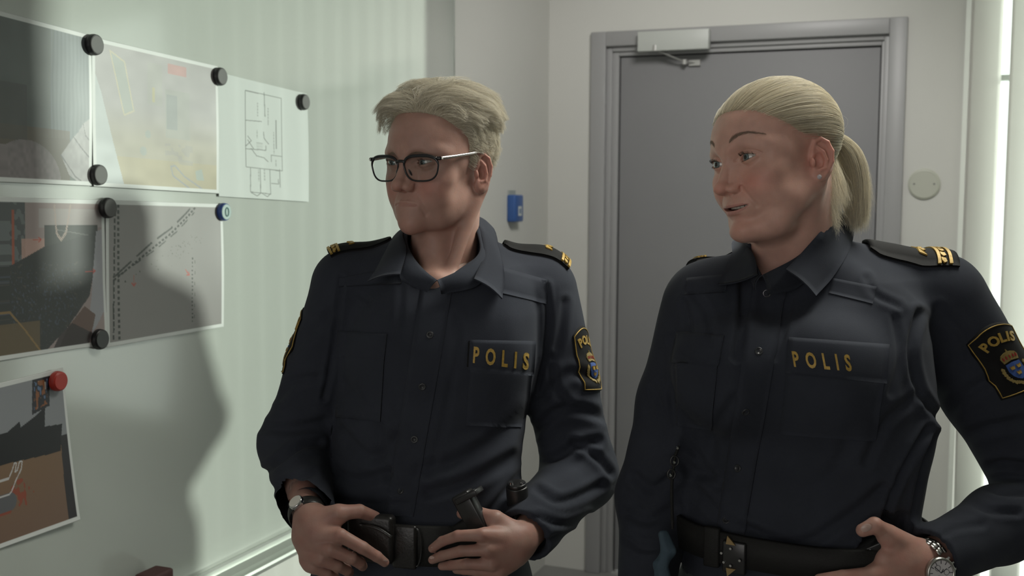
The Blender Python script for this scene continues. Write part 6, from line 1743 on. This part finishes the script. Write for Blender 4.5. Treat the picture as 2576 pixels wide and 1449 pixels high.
def papers():
    cur = lambda a: (lambda u, v: a * (v ** 3) * (1 + .5 * np.sin(u * 3)) + .004 * np.sin(math.pi * v) * u ** 4)
    sheet('photograph', [(-130, -8), (229, 88), (227, 468), (-130, 452)], lambda u, v: photo_livingroom(np.clip((u - .36) / .64, 0, 1), v), 'dim photograph of a room with curtain and pale armchair, top left on the board', curl=cur(.003))
    sheet('photograph', [(230.5, 91.5), (547, 166), (547, 487), (232, 469)], photo_kitchen, 'pale hallway photograph with painted-in glare, yellow floor and red patch, second in top row', off=.0022, curl=cur(.004))
    sheet('floor_plan', [(547, 181), (772, 236), (773, 508), (547, 494)], paper_plan, 'white sheet with a line-drawn floor plan, last in the top row', 'floor plan', m=PLAIN, border=0, nu=260, nv=300, curl=cur(.004))
    sheet('photograph', [(-110, 492), (262, 503), (268, 866), (-110, 925)], lambda u, v: photo_bed(np.clip((u - .31) / .69, 0, 1), v), 'photograph of a dark bed with red arrows, below the dim room photograph', curl=lambda u, v: .003 * sm(.6, 1, u) * sm(.5, 1, v) + .001 * v)
    sheet('photograph', [(266, 503), (559, 513), (560, 822), (266, 874)], photo_tracks, 'grey photograph of dashed tracks and dots, right of the dark bed photograph', off=.0024, curl=cur(.003))
    sheet('photograph', [(-110, 990), (159, 925), (190, 1306), (-110, 1420)], lambda u, v: photo_floor(np.clip((u - .42) / .58, 0, 1), v), 'photograph of an orange floor with dark stains, lowest on the board', curl=lambda u, v: .012 * v ** 2 * u)
    BK = mat('black_magnet', (.012, .012, .012), .35); FG = mat('grey_magnet_face', (.10, .10, .095), .5, spec=.25)
    magnet(229, 113, 'black round magnet at the top, between the dim room and hallway photographs', BK, FG)
    magnet(546, 193, 'black round magnet at the top edge where the hallway photograph meets the floor plan', BK, FG)
    magnet(757, 257, 'black round magnet in the right corner of the floor plan', BK, FG)
    magnet(239, 440, 'black round magnet at the bottom edge of the hallway photograph', BK, FG)
    magnet(263, 523, 'black round magnet at the top corner of the dark bed photograph', BK, FG)
    magnet(243, 853, 'black round magnet at the bottom corner of the dark bed photograph', BK, mat('black_magnet_face', (.02, .021, .02), .4))
    RD = mat('red_plastic', (.34, .028, .018), .4)
    magnet(138, 958, 'red round magnet on the orange floor photograph', RD, mat('red_plastic_face', (.36, .03, .02), .45), r=.019)
    T, c = magnet(556, 533, 'blue rimmed magnet with a clear face on the corner of the dashed tracks photograph', mat('blue_magnet', (.03, .07, .26), .3), mat('clear_magnet_face', (.42, .52, .50), .12))
    z = [c + V(.0155, .006 * math.sin(t), .010 * math.cos(t)) for t in np.linspace(0, 2 * math.pi, 16)]
    tube_obj('face_mark', z, .0008, mat('teal_mark', (.05, .20, .19), .4), T, seg=6)
    # dark red thing on the tray at the lower edge
    c = onx(392, 1440, .06); c[0] = .055
    o = None; m = MB(); 
    e = [onx(340, 1449, .05), onx(385, 1432, .05), onx(430, 1440, .05), onx(436, 1475, .05)]
    def fe(p): return sbox(p, onx(388, 1462, .035), (.024, .035, .022), None, .006)
    v, q = sdf_polygonize(fe, onx(388, 1462, .035) - .06, onx(388, 1462, .035) + .06, .003)
    o = link('board_eraser', fast_mesh('board_eraser', v, q), mat('dark_red_felt', (.06, .022, .02), .7)); tag(o, 'dark red board eraser just showing at the bottom edge of the picture', 'eraser')
papers()
# ------------------------------------------------------------------ an unseen figure added by the window to cast the whiteboard shadow
def third_person():
    s = -SUN_DIR / np.linalg.norm(SUN_DIR)
    U = 2.62
    K = lambda px, py, u=U: onx(px, py, 0) + s * u
    hip = K(318, 1430)
    P = empty('person', (hip[0], hip[1], 0), 'unseen person in dark clothes, added by the window to cast the whiteboard shadow', 'person')
    side = np.cross(V(0, 0, 1), s); side /= np.linalg.norm(side)
    e1, w1 = K(528, 1060), K(462, 1195); e2, w2 = K(130, 1120), K(140, 1350)
    hd = K(300, 615)
    def f(p):
        d = smin(cone(p, K(335, 900), K(345, 1180), .15, .14), cone(p, K(345, 1180), K(325, 1460), .14, .15), .06)
        d = smin(d, cone(p, K(300, 770), K(430, 800), .085, .075), .05); d = smin(d, cone(p, K(300, 770), K(180, 800), .085, .075), .05)
        d = smin(d, smin(cone(p, K(440, 815), e1, .068, .055), cone(p, e1, w1, .055, .040), .02), .02)
        d = smin(d, smin(cone(p, K(165, 815), e2, .065, .055), cone(p, e2, w2, .05, .038), .02), .02)
        for k in (-1, 1):
            h = hip + side * .09 * k; d = smin(d, cone(p, h, V(h[0], h[1], .1) + side * .03 * k, .105, .065), .04)
            d = smin(d, cone(p, V(h[0], h[1], .05) + side * .03 * k, V(h[0], h[1], .045) + side * .03 * k - s * V(1, 1, 0) * .14, .05, .04), .02)
        return np.maximum(d, -p[:, 2])
    c = V(hip[0], hip[1], 0)
    v, q = sdf_polygonize(f, c + V(-.5, -.5, -.02), c + V(.5, .5, 1.75), .012)
    v = cloth_noise(v, q, .004, 12)
    link('uniform', fast_mesh('uniform', v, q), CLOTH, P)
    B = basis(-s * V(1, 1, 0) + V(0, 0, -.05)); KT = dict(KL); KT.update(h=.2, gaze=(0, 1, 0), tone=.95)
    nb = K(300, 800); KT['sternum_l'] = (B.T @ (nb - s * .07 - V(0, 0, .05) - hd)) * 100; KT['chest_r'] = side
    vs, hq, col = build_head(KT, hd, B, nb); w = hd + (vs * .01) @ B.T
    eyes(KT, hd, B, P)
    hair_cap('hair', KT, (hd, B), TAB_L, lambda p: .45 + .35 * np.clip((p[:, 2] - 4) / 5, 0, 1), mat('dark_brown_hair', (.05, .035, .02), .6, bump=(90, .8, .003)), P, h=.3)
    dn = (w2 - e2) / np.linalg.norm(w2 - e2); fw = -s * V(1, 1, 0)
    hands = []
    for wp, d0, sp in ((w2, dn, fw), (w1, (V(0, 0, -1) * .8 - side * .2 + fw * .5), fw * .6 + V(0, 0, .8))):
        d0 = d0 / np.linalg.norm(d0); sp = sp - d0 * (sp @ d0); sp /= np.linalg.norm(sp)
        fg = []
        for i in range(4):
            k0 = wp + d0 * .085 + sp * (.030 - .020 * i); L = (.075, .085, .078, .062)[i]
            fg.append(([k0, k0 + d0 * L * .5 + side * .004, k0 + d0 * L * .9 + side * .018], [.0095, .0088, .0075]))
        fg.append(([wp + d0 * .025 + sp * .022, wp + d0 * .055 + sp * .048, wp + d0 * .085 + sp * .052], [.013, .0115, .009]))
        pm = [(wp - d0 * .05, wp + d0 * .02, .026, .024), (wp + d0 * .02 + sp * .012, wp + d0 * .08 + sp * .024, .02, .014), (wp + d0 * .02 - sp * .012, wp + d0 * .08 - sp * .024, .02, .013), (wp + d0 * .02, wp + d0 * .08, .02, .014)]
        hands.append(sdf_polygonize(hand_sdf(fg, pm), wp - .22, wp + .22, .0035))
    def core(p):
        d = cone(p, nb + V(0, 0, .03), K(335, 900), .05, .08); d = smin(d, cone(p, K(335, 900), K(325, 1430), .09, .09), .03)
        for a_, e_, w_ in ((K(430, 815), e1, w1), (K(175, 815), e2, w2)):
            d = smin(d, cone(p, K(300, 790), a_, .05, .045), .02); d = smin(d, smin(cone(p, a_, e_, .042, .034), cone(p, e_, w_, .034, .025), .02), .02)
        return d
    hands.append(sdf_polygonize(core, c + V(-.5, -.5, .5), c + V(.5, .5, 1.8), .009))
    V_, Q_ = join_arrays([(w, hq)] + hands)
    me = fast_mesh('body', V_, Q_); color_attr(me, 'tint', np.concatenate([col] + [np.tile(SK * .9, (len(h[0]), 1)) for h in hands])); link('body', me, SKIN, P)
third_person()
hair_left(); hair_right()
brows_lashes(KL, HL, PL, 'l'); brows_lashes(KR, HR, PR, 'r')
glasses(); teeth(KR, HR, PR); ear_stud()
_l = person_left(); _r2 = person_right()
gear(); wristwatches(_l[1], _r2[2])
